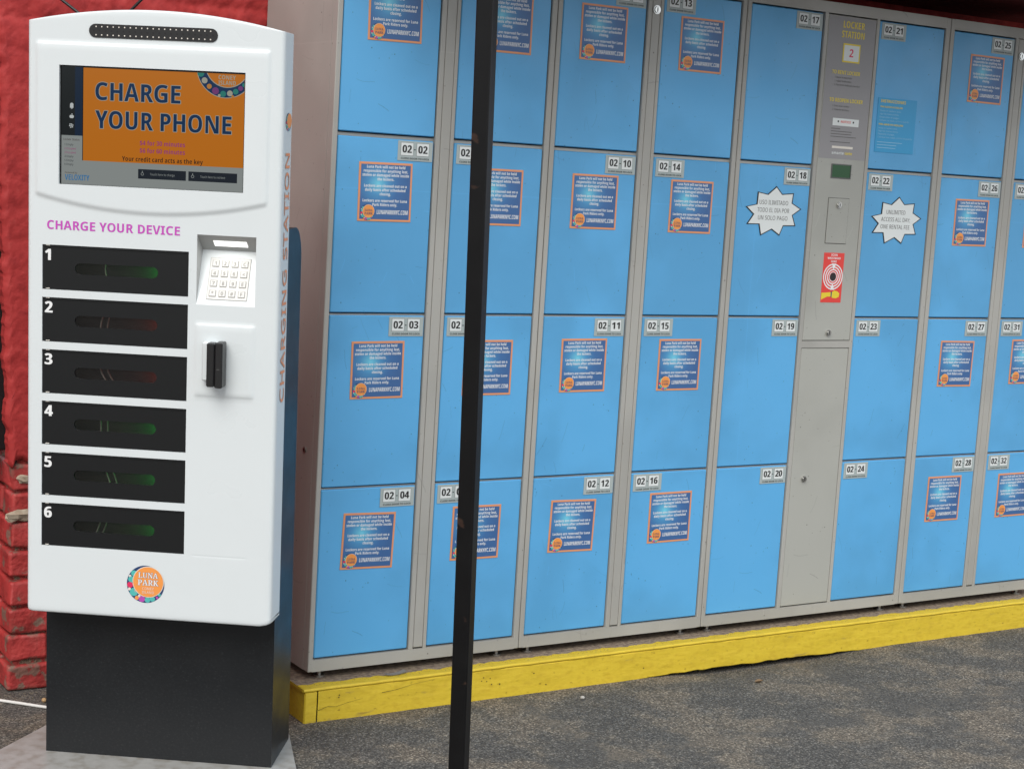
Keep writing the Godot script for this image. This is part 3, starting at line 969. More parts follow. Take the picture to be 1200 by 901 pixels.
func make_wall() -> void:
	var t := thing("brick_wall", "red painted brick wall with cracked render behind the white kiosk", "wall", Transform3D(Basis.IDENTITY, Vector3(-0.63, 0, -0.42)))
	var org := Vector3(-0.63, 0, -0.42)
	# core of mortar and brick behind the faces
	var s := Shape.new()
	s.xf = Transform3D(Basis.IDENTITY, -org)
	s.box(M.mortar, Vector3(-0.618, -0.05, -0.90), Vector3(0.06, 0.60, -0.437))
	s.box(M.mortar, Vector3(-0.56, 0.601, -0.90), Vector3(5.0, 2.6, -0.452))
	s.box(M.mortar, Vector3(0.061, -0.05, -0.90), Vector3(5.0, 0.60, -0.437))
	part(s, "mortar_core", t)
	# the wall goes on over and past the added door in the dark opening
	s = Shape.new()
	s.xf = Transform3D(Basis.IDENTITY, -org)
	s.box(M.red_render, Vector3(-0.66, 2.101, -0.4515), Vector3(5.0, 2.6, -0.4195))
	s.box(M.red_render, Vector3(-1.755, 2.312, -0.90), Vector3(-0.662, 2.6, -0.46))
	s.box(M.red_render, Vector3(-5.0, -0.05, -0.90), Vector3(-1.756, 2.6, -0.46))
	s.box(M.red_render, Vector3(-1.755, -0.05, -0.90), Vector3(-0.645, 0.603, -0.62))
	part(s, "plain_wall", t)
	# painted render: lumps with the courses showing through softly
	var lump := noise(7.0, FastNoiseLite.TYPE_SIMPLEX, 4, 91)
	var fine := noise(38.0, FastNoiseLite.TYPE_SIMPLEX, 3, 92)
	var edge := noise(9.0, FastNoiseLite.TYPE_SIMPLEX, 4, 93)
	var low := func(x: float) -> float:
		return 0.585 + edge.get_noise_1d(x * 2.0 + 5.0) * 0.035 - 0.10 * clampf((x + 0.64) / 0.12, 0.0, 1.0) * 0.4
	var left := func(y: float) -> float:
		return -0.656 - 0.045 * (y - 0.88) + edge.get_noise_1d(y * 1.5 + 60.0) * 0.010
	var H := func(x: float, y: float) -> float:
		var cy := fposmod(y + 0.004 * lump.get_noise_2d(x * 2.0, y), 0.075) / 0.075
		var bed := exp(-pow((minf(cy, 1.0 - cy)) / 0.12, 2.0))
		var course := floorf(y / 0.075)
		var cx := fposmod(x + 0.1 * fmod(course, 2.0) + 0.01 * lump.get_noise_2d(y * 3.0, course), 0.205) / 0.205
		var perp := exp(-pow(minf(cx, 1.0 - cx) / 0.04, 2.0))
		var show := 0.08 + 0.25 * smoothstep(0.0, 0.5, lump.get_noise_2d(x * 0.5 + 9.0, y * 0.5)) + 1.0 * smoothstep(1.5, 1.68, y)
		return lump.get_noise_2d(x, y) * (0.0016 + 0.0036 * smoothstep(1.5, 1.68, y)) + fine.get_noise_2d(x, y) * 0.0016 - (bed * 0.0045 + perp * 0.003) * show
	s = Shape.new()
	s.xf = Transform3D(Basis.IDENTITY, -org)
	var nx := 100
	var ny := 190
	var xr := 0.16
	var yt := 2.1
	var G := []
	for j in ny + 1:
		var row := []
		for i in nx + 1:
			var fx := float(i) / nx
			var fy := float(j) / ny
			var y0: float = low.call(-0.66 + fx * 0.8)
			var y := lerpf(y0, yt, fy)
			var x := lerpf(left.call(y), xr, fx)
			var z: float = -0.418 + H.call(x, y)
			if i == 0:
				z -= 0.012
			if j == 0:
				z -= 0.010
			row.append(Vector3(x, y, z))
		G.append(row)
	var normal_at := func(i: int, j: int) -> Vector3:
		var dx: Vector3 = G[j][mini(i + 1, nx)] - G[j][maxi(i - 1, 0)]
		var dy: Vector3 = G[mini(j + 1, ny)][i] - G[maxi(j - 1, 0)][i]
		return dx.cross(dy).normalized()
	for j in ny:
		for i in nx:
			s.trin(M.red_render, G[j][i], G[j][i + 1], G[j + 1][i + 1], normal_at.call(i, j), normal_at.call(i + 1, j), normal_at.call(i + 1, j + 1))
			s.trin(M.red_render, G[j][i], G[j + 1][i + 1], G[j + 1][i], normal_at.call(i, j), normal_at.call(i + 1, j + 1), normal_at.call(i, j + 1))
	var back := Vector3(0, 0, -0.03)
	for j in ny:
		s.quad(M.red_render, G[j][0], G[j + 1][0], G[j + 1][0] + back, G[j][0] + back)
	for i in nx:
		s.quad(M.mortar, G[0][i + 1], G[0][i], G[0][i] + back, G[0][i + 1] + back)
	s.quad(M.red_render, Vector3(xr, 0.56, -0.4185), Vector3(5.0, 0.56, -0.4185), Vector3(5.0, 2.1, -0.4185), Vector3(xr, 2.1, -0.4185))
	part(s, "red_render", t)
	# bare painted bricks below the render
	var shapes := {}
	for kind in [["stretcher", Vector3(0.203, 0.064, 0.098)], ["header", Vector3(0.098, 0.064, 0.203)], ["side", Vector3(0.098, 0.064, 0.203)]]:
		shapes[kind[0]] = []
		for v in 3:
			shapes[kind[0]].append(brick_shape(kind[1], 100 + v + kind[0].length() * 7))
	for course in 8:
		var y := 0.036 + course * 0.0725
		var x := -0.632 + rng.randf_range(-0.004, 0.004)
		if course % 2 == 0:
			part(shapes.stretcher[course % 3], "brick", t, Vector3(x + 0.1015, y, -0.42 - 0.05 + rng.randf_range(-0.004, 0.004)) - org)
			part(shapes.side[course % 3], "brick", t, Vector3(x + 0.05, y, -0.42 - 0.205) - org)
			x += 0.213
		else:
			part(shapes.header[course % 3], "brick", t, Vector3(x + 0.05, y, -0.42 - 0.103 + rng.randf_range(-0.004, 0.004)) - org)
			part(shapes.side[course % 3], "brick", t, Vector3(x + 0.05, y, -0.42 - 0.315) - org)
			x += 0.108
		while x < -0.1:
			if course < 7:
				part(shapes.stretcher[rng.randi() % 3], "brick", t, Vector3(x + 0.1015, y, -0.47 + rng.randf_range(-0.005, 0.004)) - org)
			x += 0.213
	for o in t.get_children():
		if o.name.begins_with("brick"):
			o.rotation = Vector3(rng.randf_range(-0.035, 0.035), rng.randf_range(-0.03, 0.03), rng.randf_range(-0.03, 0.03))
			o.position += Vector3(rng.randf_range(-0.003, 0.003), rng.randf_range(-0.002, 0.002), rng.randf_range(-0.006, 0.004))
	# stones bedded where bricks have gone
	for q in [[-0.606, 0.538, 0.018, 0.011], [-0.618, 0.448, 0.034, 0.015]]:
		var st := Shape.new()
		var n := noise(40.0, FastNoiseLite.TYPE_SIMPLEX, 2, int(q[1] * 1000))
		for i in 8:
			for j in 5:
				var p := []
				for k in [[0, 0], [1, 0], [1, 1], [0, 1]]:
					var a: float = TAU * (i + k[0]) / 8.0
					var b: float = -PI / 2 + PI * (j + k[1]) / 5.0
					var d := Vector3(cos(b) * cos(a), sin(b), cos(b) * sin(a))
					p.append(d * (1.0 + 0.6 * n.get_noise_3dv(d * 0.04)) * Vector3(q[2], q[3], 0.009))
				st.out_tri(M.stone, p[0], p[1], p[2], Vector3.ZERO)
				st.out_tri(M.stone, p[0], p[2], p[3], Vector3.ZERO)
		part(st, "stone", t, Vector3(q[0], q[1], -0.4225) - org)
	# black door added to fill the dark opening left of the wall's broken edge
	var d := thing("added_door", "added black door leaf filling the dark opening past the broken edge of the red wall", "door", Transform3D(Basis.IDENTITY, Vector3(-1.2, 0.605, -0.485)))
	s = Shape.new()
	s.cham(M.added_door_black, Vector3(-0.5, 0.0, -0.02), Vector3(0.638, 1.7, 0.02), 0.004)
	part(s, "added_door_leaf", d)
	s = Shape.new()
	s.cham(M.steel, Vector3(-0.42, 0.4, 0.021), Vector3(-0.38, 0.5, 0.05), 0.004)
	part(s, "handle", d)

func make_canopy() -> void:
	var t := thing("canopy", "dark red canopy boards jutting from the wall over the lockers", "canopy", Transform3D(Basis.IDENTITY, Vector3(-0.06, 1.965, -0.415)))
	var board := Shape.new()
	board.cham(M.canopy_red, Vector3(0, 0, 0), Vector3(4.8, 0.02, 0.117), 0.002)
	var bm := board.done()
	for k in 7:
		part(bm, "soffit_board", t, Vector3(0, 0, 0.002 + k * 0.12))
	var s := Shape.new()
	s.cham(M.canopy_red, Vector3(-0.01, 0.004, 0.844), Vector3(4.81, 0.20, 0.87), 0.003)
	part(s, "fascia", t)
	s = Shape.new()
	s.cham(M.canopy_red, Vector3(-0.01, 0.021, 0.0), Vector3(4.81, 0.19, 0.843), 0.003)
	part(s, "roof_box", t)

# ---------------------------------------------------------------- kiosk
func step_height(u: float, v: float) -> float:
	# raised field round the screen: straight upper edge, lower edge in a smile
	var smile := 1.2209 + 0.0295 * pow(u / 0.2366, 2.0)
	var inside := smoothstep(0.2465, 0.2385, absf(u)) * smoothstep(1.5645, 1.5565, v) * smoothstep(smile - 0.006, smile + 0.006, v)
	var h := 0.0040 * inside
	# raised pad round the card reader
	var pad := smoothstep(0.0945, 0.1055, u) * smoothstep(0.2300, 0.2165, u) * smoothstep(0.8425, 0.8515, v) * smoothstep(1.0015, 0.9945, v)
	return h + 0.0036 * pad - 0.0004 * exp(-pow((v - 0.5018) / 0.0016, 2.0)) * smoothstep(0.096, 0.104, u) * smoothstep(0.219, 0.211, u)

func make_kiosk() -> void:
	var B := Basis(Vector3(0.80472, 0.012654, 0.59352), Vector3(-0.025166, 0.999601, 0.012809), Vector3(-0.593121, -0.025244, 0.804718)).orthonormalized()
	var t := thing("charging_kiosk", "white phone charging kiosk with orange screen and six black compartment doors", "kiosk", Transform3D(B, Vector3(-0.521136, 0.006673, 0.259487)))
	# ------- shell
	var us := [[-0.268, -0.0592], [-0.2655, -0.035], [-0.2632, -0.0125], [-0.2618, -0.0062], [-0.2597, -0.0026], [-0.2565, -0.0008], [-0.2520, -0.0001]]
	var cuts := [-0.248, -0.1942, 0.1942, -0.230, 0.0818, 0.0990, 0.2232, 0.0945, 0.1015, 0.2165, 0.2235, 0.2385, 0.2425, 0.2465, -0.2385, -0.2425, 0.248]
	var a := -0.244
	while a < 0.245:
		var near := false
		for c in cuts:
			if absf(c - a) < 0.0035:
				near = true
		if not near:
			cuts.append(a)
		a += 0.008
	cuts.sort()
	for c in cuts:
		us.append([c, 0.0])
	us.append_array([[0.2615, -0.0001], [0.2662, -0.0008], [0.2698, -0.0026], [0.2722, -0.0062], [0.2736, -0.0125], [0.2758, -0.035], [0.278, -0.0592]])
	var vb := 0.3545
	var vt := 1.634
	var vs := [[vb + 0.028, -0.0592], [vb + 0.007, -0.012], [vb + 0.0025, -0.0065], [vb + 0.0003, -0.0028], [vb + 0.003, -0.0008], [vb + 0.008, 0.0]]
	vs = [[vb + 0.028, -0.0592], [vb + 0.003, -0.0105], [vb, -0.006], [vb + 0.001, -0.0028], [vb + 0.0035, -0.0009], [vb + 0.008, 0.0]]
	var holes := [[-0.1942, 0.1942, 1.2738, 1.5167], [0.0990, 0.2232, 1.0390, 1.1840]]
	var vcuts := [1.2738, 1.5167, 1.0390, 1.1840, 0.8425, 0.847, 0.8515, 0.9945, 0.998, 1.0015, 1.5565, 1.5605, 1.5645, 0.4975, 0.4995, 0.5010, 0.5026, 0.5042, 0.5062]
	for k in 6:
		var top := 1.1472 - 0.1101 * k
		holes.append([-0.230, 0.0818, top - 0.0937, top])
		vcuts.append(top)
		vcuts.append(top - 0.0937)
	a = 1.206
	while a < 1.262:
		vcuts.append(a)
		a += 0.003
	a = vb + 0.016
	while a < vt - 0.010:
		var near := false
		for c in vcuts:
			if absf(c - a) < 0.005:
				near = true
		if not near:
			vcuts.append(a)
		a += 0.0125
	vcuts.sort()
	for c in vcuts:
		vs.append([c, 0.0])
	vs.append_array([[vt - 0.005, -0.0004], [vt - 0.002, -0.0016], [vt - 0.0005, -0.0045], [vt, -0.009], [vt + 0.0005, -0.0592]])
	var P := func(i: int, j: int) -> Vector3:
		var u: float = us[i][0]
		var v: float = vs[j][0]
		var w: float = us[i][1] + vs[j][1]
		if v > 1.60:
			var arch := 1.6035 + 0.0305 * (1.0 - pow(absf(u) / 0.266, 2.0))
			v = 1.60 + (v - 1.60) * (arch - 1.60) / (1.634 - 1.60)
		if j < 6 and absf(u) > 0.245:
			v += 0.012 * pow((absf(u) - 0.245) / 0.033, 2.0)
		w = maxf(w, -0.0592)
		if us[i][1] == 0.0 and vs[j][1] == 0.0:
			w += step_height(u, v)
		return Vector3(u, v, w)
	var G := []
	for j in vs.size():
		var row := []
		for i in us.size():
			row.append(P.call(i, j))
		G.append(row)
	var nu := us.size()
	var nv := vs.size()
	var N := func(i: int, j: int) -> Vector3:
		var dx: Vector3 = G[j][mini(i + 1, nu - 1)] - G[j][maxi(i - 1, 0)]
		var dy: Vector3 = G[mini(j + 1, nv - 1)][i] - G[maxi(j - 1, 0)][i]
		var n := dx.cross(dy)
		return n.normalized() if n.length() > 1e-12 else Vector3(0, 0, 1)
	var s := Shape.new()
	for j in nv - 1:
		for i in nu - 1:
			var c: Vector3 = (G[j][i] + G[j + 1][i + 1]) / 2.0
			var open := false
			for h in holes:
				if c.x > h[0] and c.x < h[1] and c.y > h[2] and c.y < h[3]:
					open = true
			if open:
				continue
			s.trin(M.shell_white, G[j][i], G[j][i + 1], G[j + 1][i + 1], N.call(i, j), N.call(i + 1, j), N.call(i + 1, j + 1))
			s.trin(M.shell_white, G[j][i], G[j + 1][i + 1], G[j + 1][i], N.call(i, j), N.call(i + 1, j + 1), N.call(i, j + 1))
	# the thickness of the shell round its openings
	for k in holes.size():
		var h: Array = holes[k]
		var f := 0.0040 if k == 0 else 0.0
		var d := 0.006
		if k == 1:
			continue
		s.quad(M.shell_white, Vector3(h[0], h[2], f), Vector3(h[0], h[2], -d), Vector3(h[0], h[3], -d), Vector3(h[0], h[3], f))
		s.quad(M.shell_white, Vector3(h[1], h[2], -d), Vector3(h[1], h[2], f), Vector3(h[1], h[3], f), Vector3(h[1], h[3], -d))
		s.quad(M.shell_white, Vector3(h[0], h[2], -d), Vector3(h[0], h[2], f), Vector3(h[1], h[2], f), Vector3(h[1], h[2], -d))
		s.quad(M.shell_white, Vector3(h[0], h[3], f), Vector3(h[0], h[3], -d), Vector3(h[1], h[3], -d), Vector3(h[1], h[3], f))
	part(s, "shell", t)
	# ------- back cover, column, base plate, antennas
	s = Shape.new()
	s.cham(M.column_black, Vector3(-0.250, 0.40, -0.140), Vector3(0.250, 1.585, -0.0595), 0.004)
	part(s, "back_cover", t)
	s = Shape.new()
	var prof := PackedVector2Array()       # seen from the right: x runs back, y up
	prof.append(Vector2(0.1045, 0.0))
	prof.append(Vector2(0.2850, 0.0))
	for k in 11:
		var ang := PI / 2 * k / 10.0
		prof.append(Vector2(0.215 + 0.070 * cos(ang), 1.125 + 0.070 * sin(ang)))
	prof.append(Vector2(0.1045, 1.195))
	s.xf = Transform3D(Basis(Vector3(0, 0, -1), Vector3(0, 1, 0), Vector3(1, 0, 0)), Vector3.ZERO)
	s.prism(M.column_black, prof, -0.2562, 0.2585)
	part(s, "column", t)
	s = Shape.new()
	s.xf = Transform3D(Basis(Vector3(1, 0, 0), Vector3(0, 0, -1), Vector3(0, 1, 0)), Vector3.ZERO)
	s.prism(M.plate_steel, PackedVector2Array([Vector2(-0.425, -0.16), Vector2(0.395, -0.16), Vector2(0.228, 0.40), Vector2(-0.275, 0.40)]), -0.024, -0.0005)
	part(s, "base_plate", t)
	for q in [[Vector3(-0.175, 1.617, -0.1), Vector3(-0.262, 1.678, -0.1)], [Vector3(-0.084, 1.632, -0.1), Vector3(-0.028, 1.689, -0.1)]]:
		s = Shape.new()
		s.tube(M.reader_black, [q[0] - (q[1] - q[0]) * 0.5, q[1]], 0.0031, 8)
		part(s, "antenna", t)
	# ------- speaker
	s = Shape.new()
	var sc := Vector2(0.0008, 1.5882)
	s.prism(M.reader_black, pill(sc, 0.134, 0.0138, 10), -0.001, 0.0016, false)
	for r in 3:
		for k in 21:
			if r == 1:
				s.disc(M.gasket, sc + Vector2(-0.124 + k * 0.0124, 0), 0.0022, 0.0019, 8)
			else:
				s.disc(M.pale_ink, sc + Vector2(-0.119 + k * 0.0119, 0.0083 * (r - 1)), 0.00145, 0.0019, 8)
	part(s, "speaker_grille", t)
	# ------- screen
	make_screen(t)
	# ------- lettering and emblems
	s = Shape.new()
	write(s, M.purple_lettering, "CHARGE YOUR DEVICE", -0.2197, 1.1797, 0.0006, 0.0182, 0, bold, 0.2822, 1.0)
	part(s, "front_lettering", t)
	s = Shape.new()
	emblem(s, Vector2(-0.0005, 0.432), 0.0410, 0.0005)
	part(s, "emblem_sticker", t)
	var side := Transform3D(Basis(Vector3(0, 1, 0), Vector3(-0.0935, 0, 0.99562), Vector3(0.99562, 0, 0.0935)), Vector3(0.27655, 0, -0.0395))
	s = Shape.new()
	s.xf = side
	for d in [Vector2(0.0012, 0), Vector2(-0.0012, 0), Vector2(0, 0.0012), Vector2(0, -0.0012)]:
		write(s, M.side_lettering_edge, "CHARGING STATION", 0.838 + d.x, -0.010 + d.y, 0.0004, 0.027, 0, sans, 0.520)
	write(s, M.side_lettering, "CHARGING STATION", 0.838, -0.010, 0.0008, 0.027, 0, sans, 0.520)
	part(s, "side_lettering", t)
	s = Shape.new()
	s.xf = side * Transform3D(Basis(Vector3(0, 0, 1), -PI / 2), Vector3(1.422, 0.003, 0))
	emblem(s, Vector2.ZERO, 0.0185, 0.0004, false)
	for k in 1:
		s.xf = side * Transform3D(Basis(Vector3(0, 0, 1), -PI / 2), Vector3(1.405, 0.003, 0))
	part(s, "emblem_sticker", t)
	# ------- compartments
	var green := [1, 0, 0, 1, 1, 1]
	for k in 6:
		var top := 1.1472 - 0.1101 * k
		make_compartment(t, k + 1, top - 0.0937, top, green[k] == 1)
	make_keypad(t)
	# ------- card reader
	s = Shape.new()
	s.cham(M.shell_white, Vector3(0.1190, 0.882, 0.004), Vector3(0.152, 0.964, 0.024), 0.003)
	s.cham(M.reader_black, Vector3(0.1345, 0.8735, 0.018), Vector3(0.1508, 0.9650, 0.045), 0.0025)
	s.cham(M.reader_black, Vector3(0.1518, 0.8715, 0.010), Vector3(0.1680, 0.9665, 0.045), 0.0025)
	s.box(M.gasket, Vector3(0.1495, 0.876, 0.012), Vector3(0.1530, 0.962, 0.034))
	s.rect(M.grey_ink, 0.1565, 0.9105, 0.1625, 0.9120, 0.0455)
	part(s, "card_reader", t)

func make_screen(t: Node3D) -> void:
	var s := Shape.new()
	var z := -0.003
	s.rect(M.display_black, -0.1942, 1.2738, 0.1942, 1.5167, z)
	z += 0.0003
	s.rect(M.display_dark, -0.1910, 1.3744, -0.163, 1.514, z)
	s.rect(M.display_navy, -0.163, 1.3744, -0.1470, 1.514, z)
	s.rect(M.display_grey, -0.1910, 1.2745, -0.1470, 1.3744, z)
	s.rect(M.display_grey, -0.1470, 1.2745, 0.1915, 1.3241, z)
	s.rect(M.display_orange, -0.1455, 1.3241, 0.1915, 1.5131, z)
	var e := z + 0.0003
	# round emblem cut off by the upper edge
	var field := PackedVector2Array([Vector2(-0.1455, 1.3241), Vector2(0.1912, 1.3241), Vector2(0.1912, 1.5130), Vector2(-0.1455, 1.5130)])
	var cc := Vector2(0.152, 1.525)
	var put := func(m: Material, p: PackedVector2Array, zz: float) -> void:
		for q in Geometry2D.intersect_polygons(p, field):
			s.poly(m, q, zz)
	put.call(M.display_pale, circle(cc, 0.0612, 48), e)
	put.call(M.display_text, circle(cc, 0.0598, 48), e + 0.0002)
	var i := 0
	for b in [[-0.051, 0.003, 0.006], [-0.052, -0.013, 0.0072], [-0.044, -0.027, 0.0062], [-0.034, -0.0385, 0.0052], [-0.021, -0.047, 0.0072], [-0.005, -0.0525, 0.0062], [0.009, -0.051, 0.006], [0.021, -0.047, 0.0058], [0.031, -0.040, 0.005], [0.038, -0.033, 0.004], [-0.042, -0.008, 0.003], [-0.013, -0.056, 0.003], [0.015, -0.057, 0.0028]]:
		put.call([M.display_teal, M.display_teal, M.display_pale, M.display_amber, M.display_plum, M.display_teal, M.display_pale, M.display_teal, M.display_plum][i % 9], circle(cc + Vector2(b[0], b[1]), b[2], 14), e + 0.0004)
		i += 1
	put.call(M.display_pale, circle(cc + Vector2(0.003, 0.006), 0.0462, 40), e + 0.0006)
	put.call(M.display_orange, circle(cc + Vector2(0.003, 0.006), 0.0446, 40), e + 0.0008)
	write(s, M.display_pale, "CONEY", 0.155, 1.5015, e + 0.001, 0.0085, 1, bold, 0.036, 3.0)
	write(s, M.display_pale, "ISLAND", 0.155, 1.4905, e + 0.001, 0.0085, 1, bold, 0.036, 3.0)
	# headline with a pale rim
	for line in [["CHARGE", 1.4488, 0.1782, 0.0355], ["YOUR PHONE", 1.3916, 0.2853, 0.0355]]:
		for k in 8:
			var d := Vector2.from_angle(TAU * k / 8) * 0.0013
			write(s, M.display_pale, line[0], -0.1198 + d.x, line[1] + d.y, e + 0.0001 * k / 8.0, line[3], 0, bold, line[2])
		write(s, M.display_text, line[0], -0.1198, line[1], e + 0.0005, line[3], 0, bold, line[2])
	write(s, M.display_purple, "$4 for 30 minutes", -0.0255, 1.3610, e, 0.0092, 0, bold, 0.095, 3.0)
	write(s, M.display_purple, "$6 for 60 minutes", -0.0255, 1.3455, e, 0.0092, 0, bold, 0.095, 3.0)
	write(s, M.display_brown, "Your credit card acts as the key", -0.0627, 1.3275, e, 0.0092, 0, bold, 0.170, 3.0)
	for b in [[-0.0284, 0.0723, "Touch here to charge"], [0.0774, 0.1795, "Touch here to retrieve"]]:
		s.rect(M.display_button, b[0], 1.2926, b[1], 1.3122, e)
		write(s, M.display_grey, b[2], b[0] + 0.025, 1.3003, e + 0.0003, 0.0045, 0, sans, 0.052, 4.0)
		s.ring(M.display_grey, Vector2(b[0] + 0.009, 1.3022), 0.0022, 0.0032, e + 0.0003, 12)
		s.rect(M.display_grey, b[0] + 0.0082, 1.3045, b[0] + 0.0098, 1.3085, e + 0.0003)
	# left strip: three small marks, the list of compartments, the maker's word
	s.disc(M.display_white, Vector2(-0.1697, 1.4372), 0.0036, e, 14)
	s.rect(M.display_white, -0.1733, 1.4305, -0.1661, 1.4368, e + 0.0002)
	s.rect(M.display_white, -0.1712, 1.4285, -0.1700, 1.4310, e)
	s.rect(M.display_white, -0.1694, 1.4285, -0.1682, 1.4310, e)
	s.disc(M.display_white, Vector2(-0.1710, 1.4128), 0.0034, e, 14)
	s.disc(M.display_white, Vector2(-0.1684, 1.4128), 0.0034, e + 0.0001, 14)
	s.disc(M.display_white, Vector2(-0.1690, 1.4178), 0.0012, e, 8)
	for q in [[-0.1730, 1.3972], [-0.1698, 1.3972], [-0.1738, 1.3940], [-0.1706, 1.3940], [-0.1672, 1.3952], [-0.1714, 1.3908], [-0.1680, 1.3918]]:
		s.disc(M.display_white, Vector2(q[0], q[1]), 0.0014, e, 8)
	write(s, M.display_brown, "Locker Status", -0.1868, 1.3640, e, 0.0042, 0, sans, 0.034, 4.0)
	for k in 6:
		var busy := k == 1 or k == 2
		write(s, M.display_purple if busy else M.display_button, "%d %s" % [k + 1, "Occupied" if busy else "Empty"], -0.1845, 1.3535 - k * 0.0081, e, 0.0042, 0, sans, 0.024 if busy else 0.019, 4.0)
	write(s, M.display_brown, "Powered by", -0.1833, 1.2965, e, 0.0034, 0, sans, 0.026, 4.0)
	write(s, M.display_sky, "VELOXITY", -0.1833, 1.2830, e, 0.0112, 0, bold, 0.052, 3.0)
	part(s, "display_screen", t)

func make_compartment(t: Node3D, n: int, v0: float, v1: float, green: bool) -> void:
	var u0 := -0.230
	var u1 := 0.0818
	var g := 0.0007
	var zf := -0.0022
	var c := Vector2(-0.0722, (v0 + v1) / 2.0 - 0.001)
	var hole := pill(c, 0.0885, 0.0118, 10)
	var lo := Vector2(u0 + g, v0 + g)
	var hi := Vector2(u1 - g, v1 - g)
	var s := Shape.new()
	# front of the door with a slot cut through it: rays from the middle of the slot
	var angles := []
	for p in hole:
		angles.append((p - c).angle())
	for p in [lo, hi, Vector2(lo.x, hi.y), Vector2(hi.x, lo.y)]:
		angles.append((p - c).angle())
	angles.sort()
	var at_hole := func(ang: float) -> Vector2:
		var d := Vector2.from_angle(ang)
		for k in hole.size():
			var hit = Geometry2D.segment_intersects_segment(c, c + d, hole[k], hole[(k + 1) % hole.size()])
			if hit != null:
				return hit
		return c + d * 0.0118
	var at_edge := func(ang: float) -> Vector2:
		var d := Vector2.from_angle(ang)
		var k := 1e9
		for ax in 2:
			if absf(d[ax]) > 1e-6:
				k = minf(k, ((hi[ax] if d[ax] > 0.0 else lo[ax]) - c[ax]) / d[ax])
		return c + d * k
	for k in angles.size():
		var a0: float = angles[k]
		var a1: float = angles[(k + 1) % angles.size()]
		var h0: Vector2 = at_hole.call(a0)
		var h1: Vector2 = at_hole.call(a1)
		var e0: Vector2 = at_edge.call(a0)
		var e1: Vector2 = at_edge.call(a1)
		s.quad(M.door_acrylic, Vector3(h0.x, h0.y, zf), Vector3(e0.x, e0.y, zf), Vector3(e1.x, e1.y, zf), Vector3(h1.x, h1.y, zf))
		s.quad(M.door_acrylic, Vector3(h1.x, h1.y, zf), Vector3(h1.x, h1.y, zf - 0.005), Vector3(h0.x, h0.y, zf - 0.005), Vector3(h0.x, h0.y, zf))
		s.quad(M.door_acrylic, Vector3(h0.x, h0.y, zf - 0.005), Vector3(h1.x, h1.y, zf - 0.005), Vector3(e1.x, e1.y, zf - 0.005), Vector3(e0.x, e0.y, zf - 0.005))
	# raised lip along the upper edge
	s.cham(M.door_acrylic, Vector3(lo.x + 0.002, hi.y - 0.0045, zf - 0.001), Vector3(hi.x - 0.001, hi.y - 0.0005, zf + 0.0012), 0.0006)
	# hinge pins at the left
	for y in [lo.y + 0.001, hi.y - 0.001]:
		s.tube(M.steel, [Vector3(u0 + 0.008, y, zf), Vector3(u0 + 0.016, y, zf)], 0.0018, 8)
	var d := part(s, "compartment_door", t)
	var num := Shape.new()
	for d2 in [-0.0007, 0.0, 0.0007]:
		write(num, M.white_ink, str(n), -0.2242 + d2, v1 - 0.0325, zf + 0.0006 + d2 * 0.1, 0.0232, 0, bold, 0.0, 1.0)
	part(num, "number", d)
	var pane := Shape.new()
	pane.poly(M.smoked_pane, pill(c, 0.0884, 0.0117, 10), zf - 0.0030)
	part(pane, "window_pane", d)
	# the compartment behind
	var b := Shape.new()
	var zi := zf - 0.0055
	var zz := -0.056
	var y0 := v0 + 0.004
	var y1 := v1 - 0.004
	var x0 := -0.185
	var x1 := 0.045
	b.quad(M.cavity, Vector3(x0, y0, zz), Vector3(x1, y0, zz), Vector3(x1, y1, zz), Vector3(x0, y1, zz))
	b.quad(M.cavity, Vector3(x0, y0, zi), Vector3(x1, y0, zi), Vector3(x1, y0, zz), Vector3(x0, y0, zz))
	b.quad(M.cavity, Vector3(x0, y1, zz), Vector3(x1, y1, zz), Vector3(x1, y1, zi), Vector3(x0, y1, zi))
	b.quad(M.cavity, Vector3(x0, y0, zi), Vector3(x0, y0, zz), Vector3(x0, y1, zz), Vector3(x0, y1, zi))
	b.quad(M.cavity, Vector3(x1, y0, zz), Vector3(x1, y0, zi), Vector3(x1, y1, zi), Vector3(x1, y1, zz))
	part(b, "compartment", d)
	# charging leads
	for k in 2 if n != 1 else 1:
		var w := Shape.new()
		var pts := []
		var x := -0.110 + k * 0.012 + 0.004 * float(n % 3)
		for q in 9:
			var f := q / 8.0
			pts.append(Vector3(x + 0.022 * f * f * (1.0 if n % 2 else -0.6) + 0.004 * sin(f * 5.0 + n), lerpf(y0 + 0.002, y1 - 0.004, 1.0 - f), -0.030 - 0.008 * k + 0.01 * sin(f * PI)))
		w.tube(M.pale_cable, pts, 0.0016, 6)
		part(w, "charging_lead", d)
	# indicator lamp at the right end
	var led := Shape.new()
	led.tube(M.green_glow if green else M.red_glow, [Vector3(0.034, c.y, -0.030), Vector3(0.041, c.y, -0.030)], 0.0035, 10)
	part(led, "led_lamp", d)
	var om := OmniLight3D.new()
	om.name = "led_light"
	om.position = Vector3(0.030, c.y, -0.030)
	om.light_color = Color8(40, 255, 95) if green else Color8(255, 80, 55)
	om.light_energy = 0.0040 if green else 0.0022
	om.light_size = 0.004
	om.omni_range = 4.0
	om.omni_attenuation = 2.0
	om.shadow_enabled = true
	d.add_child(om)

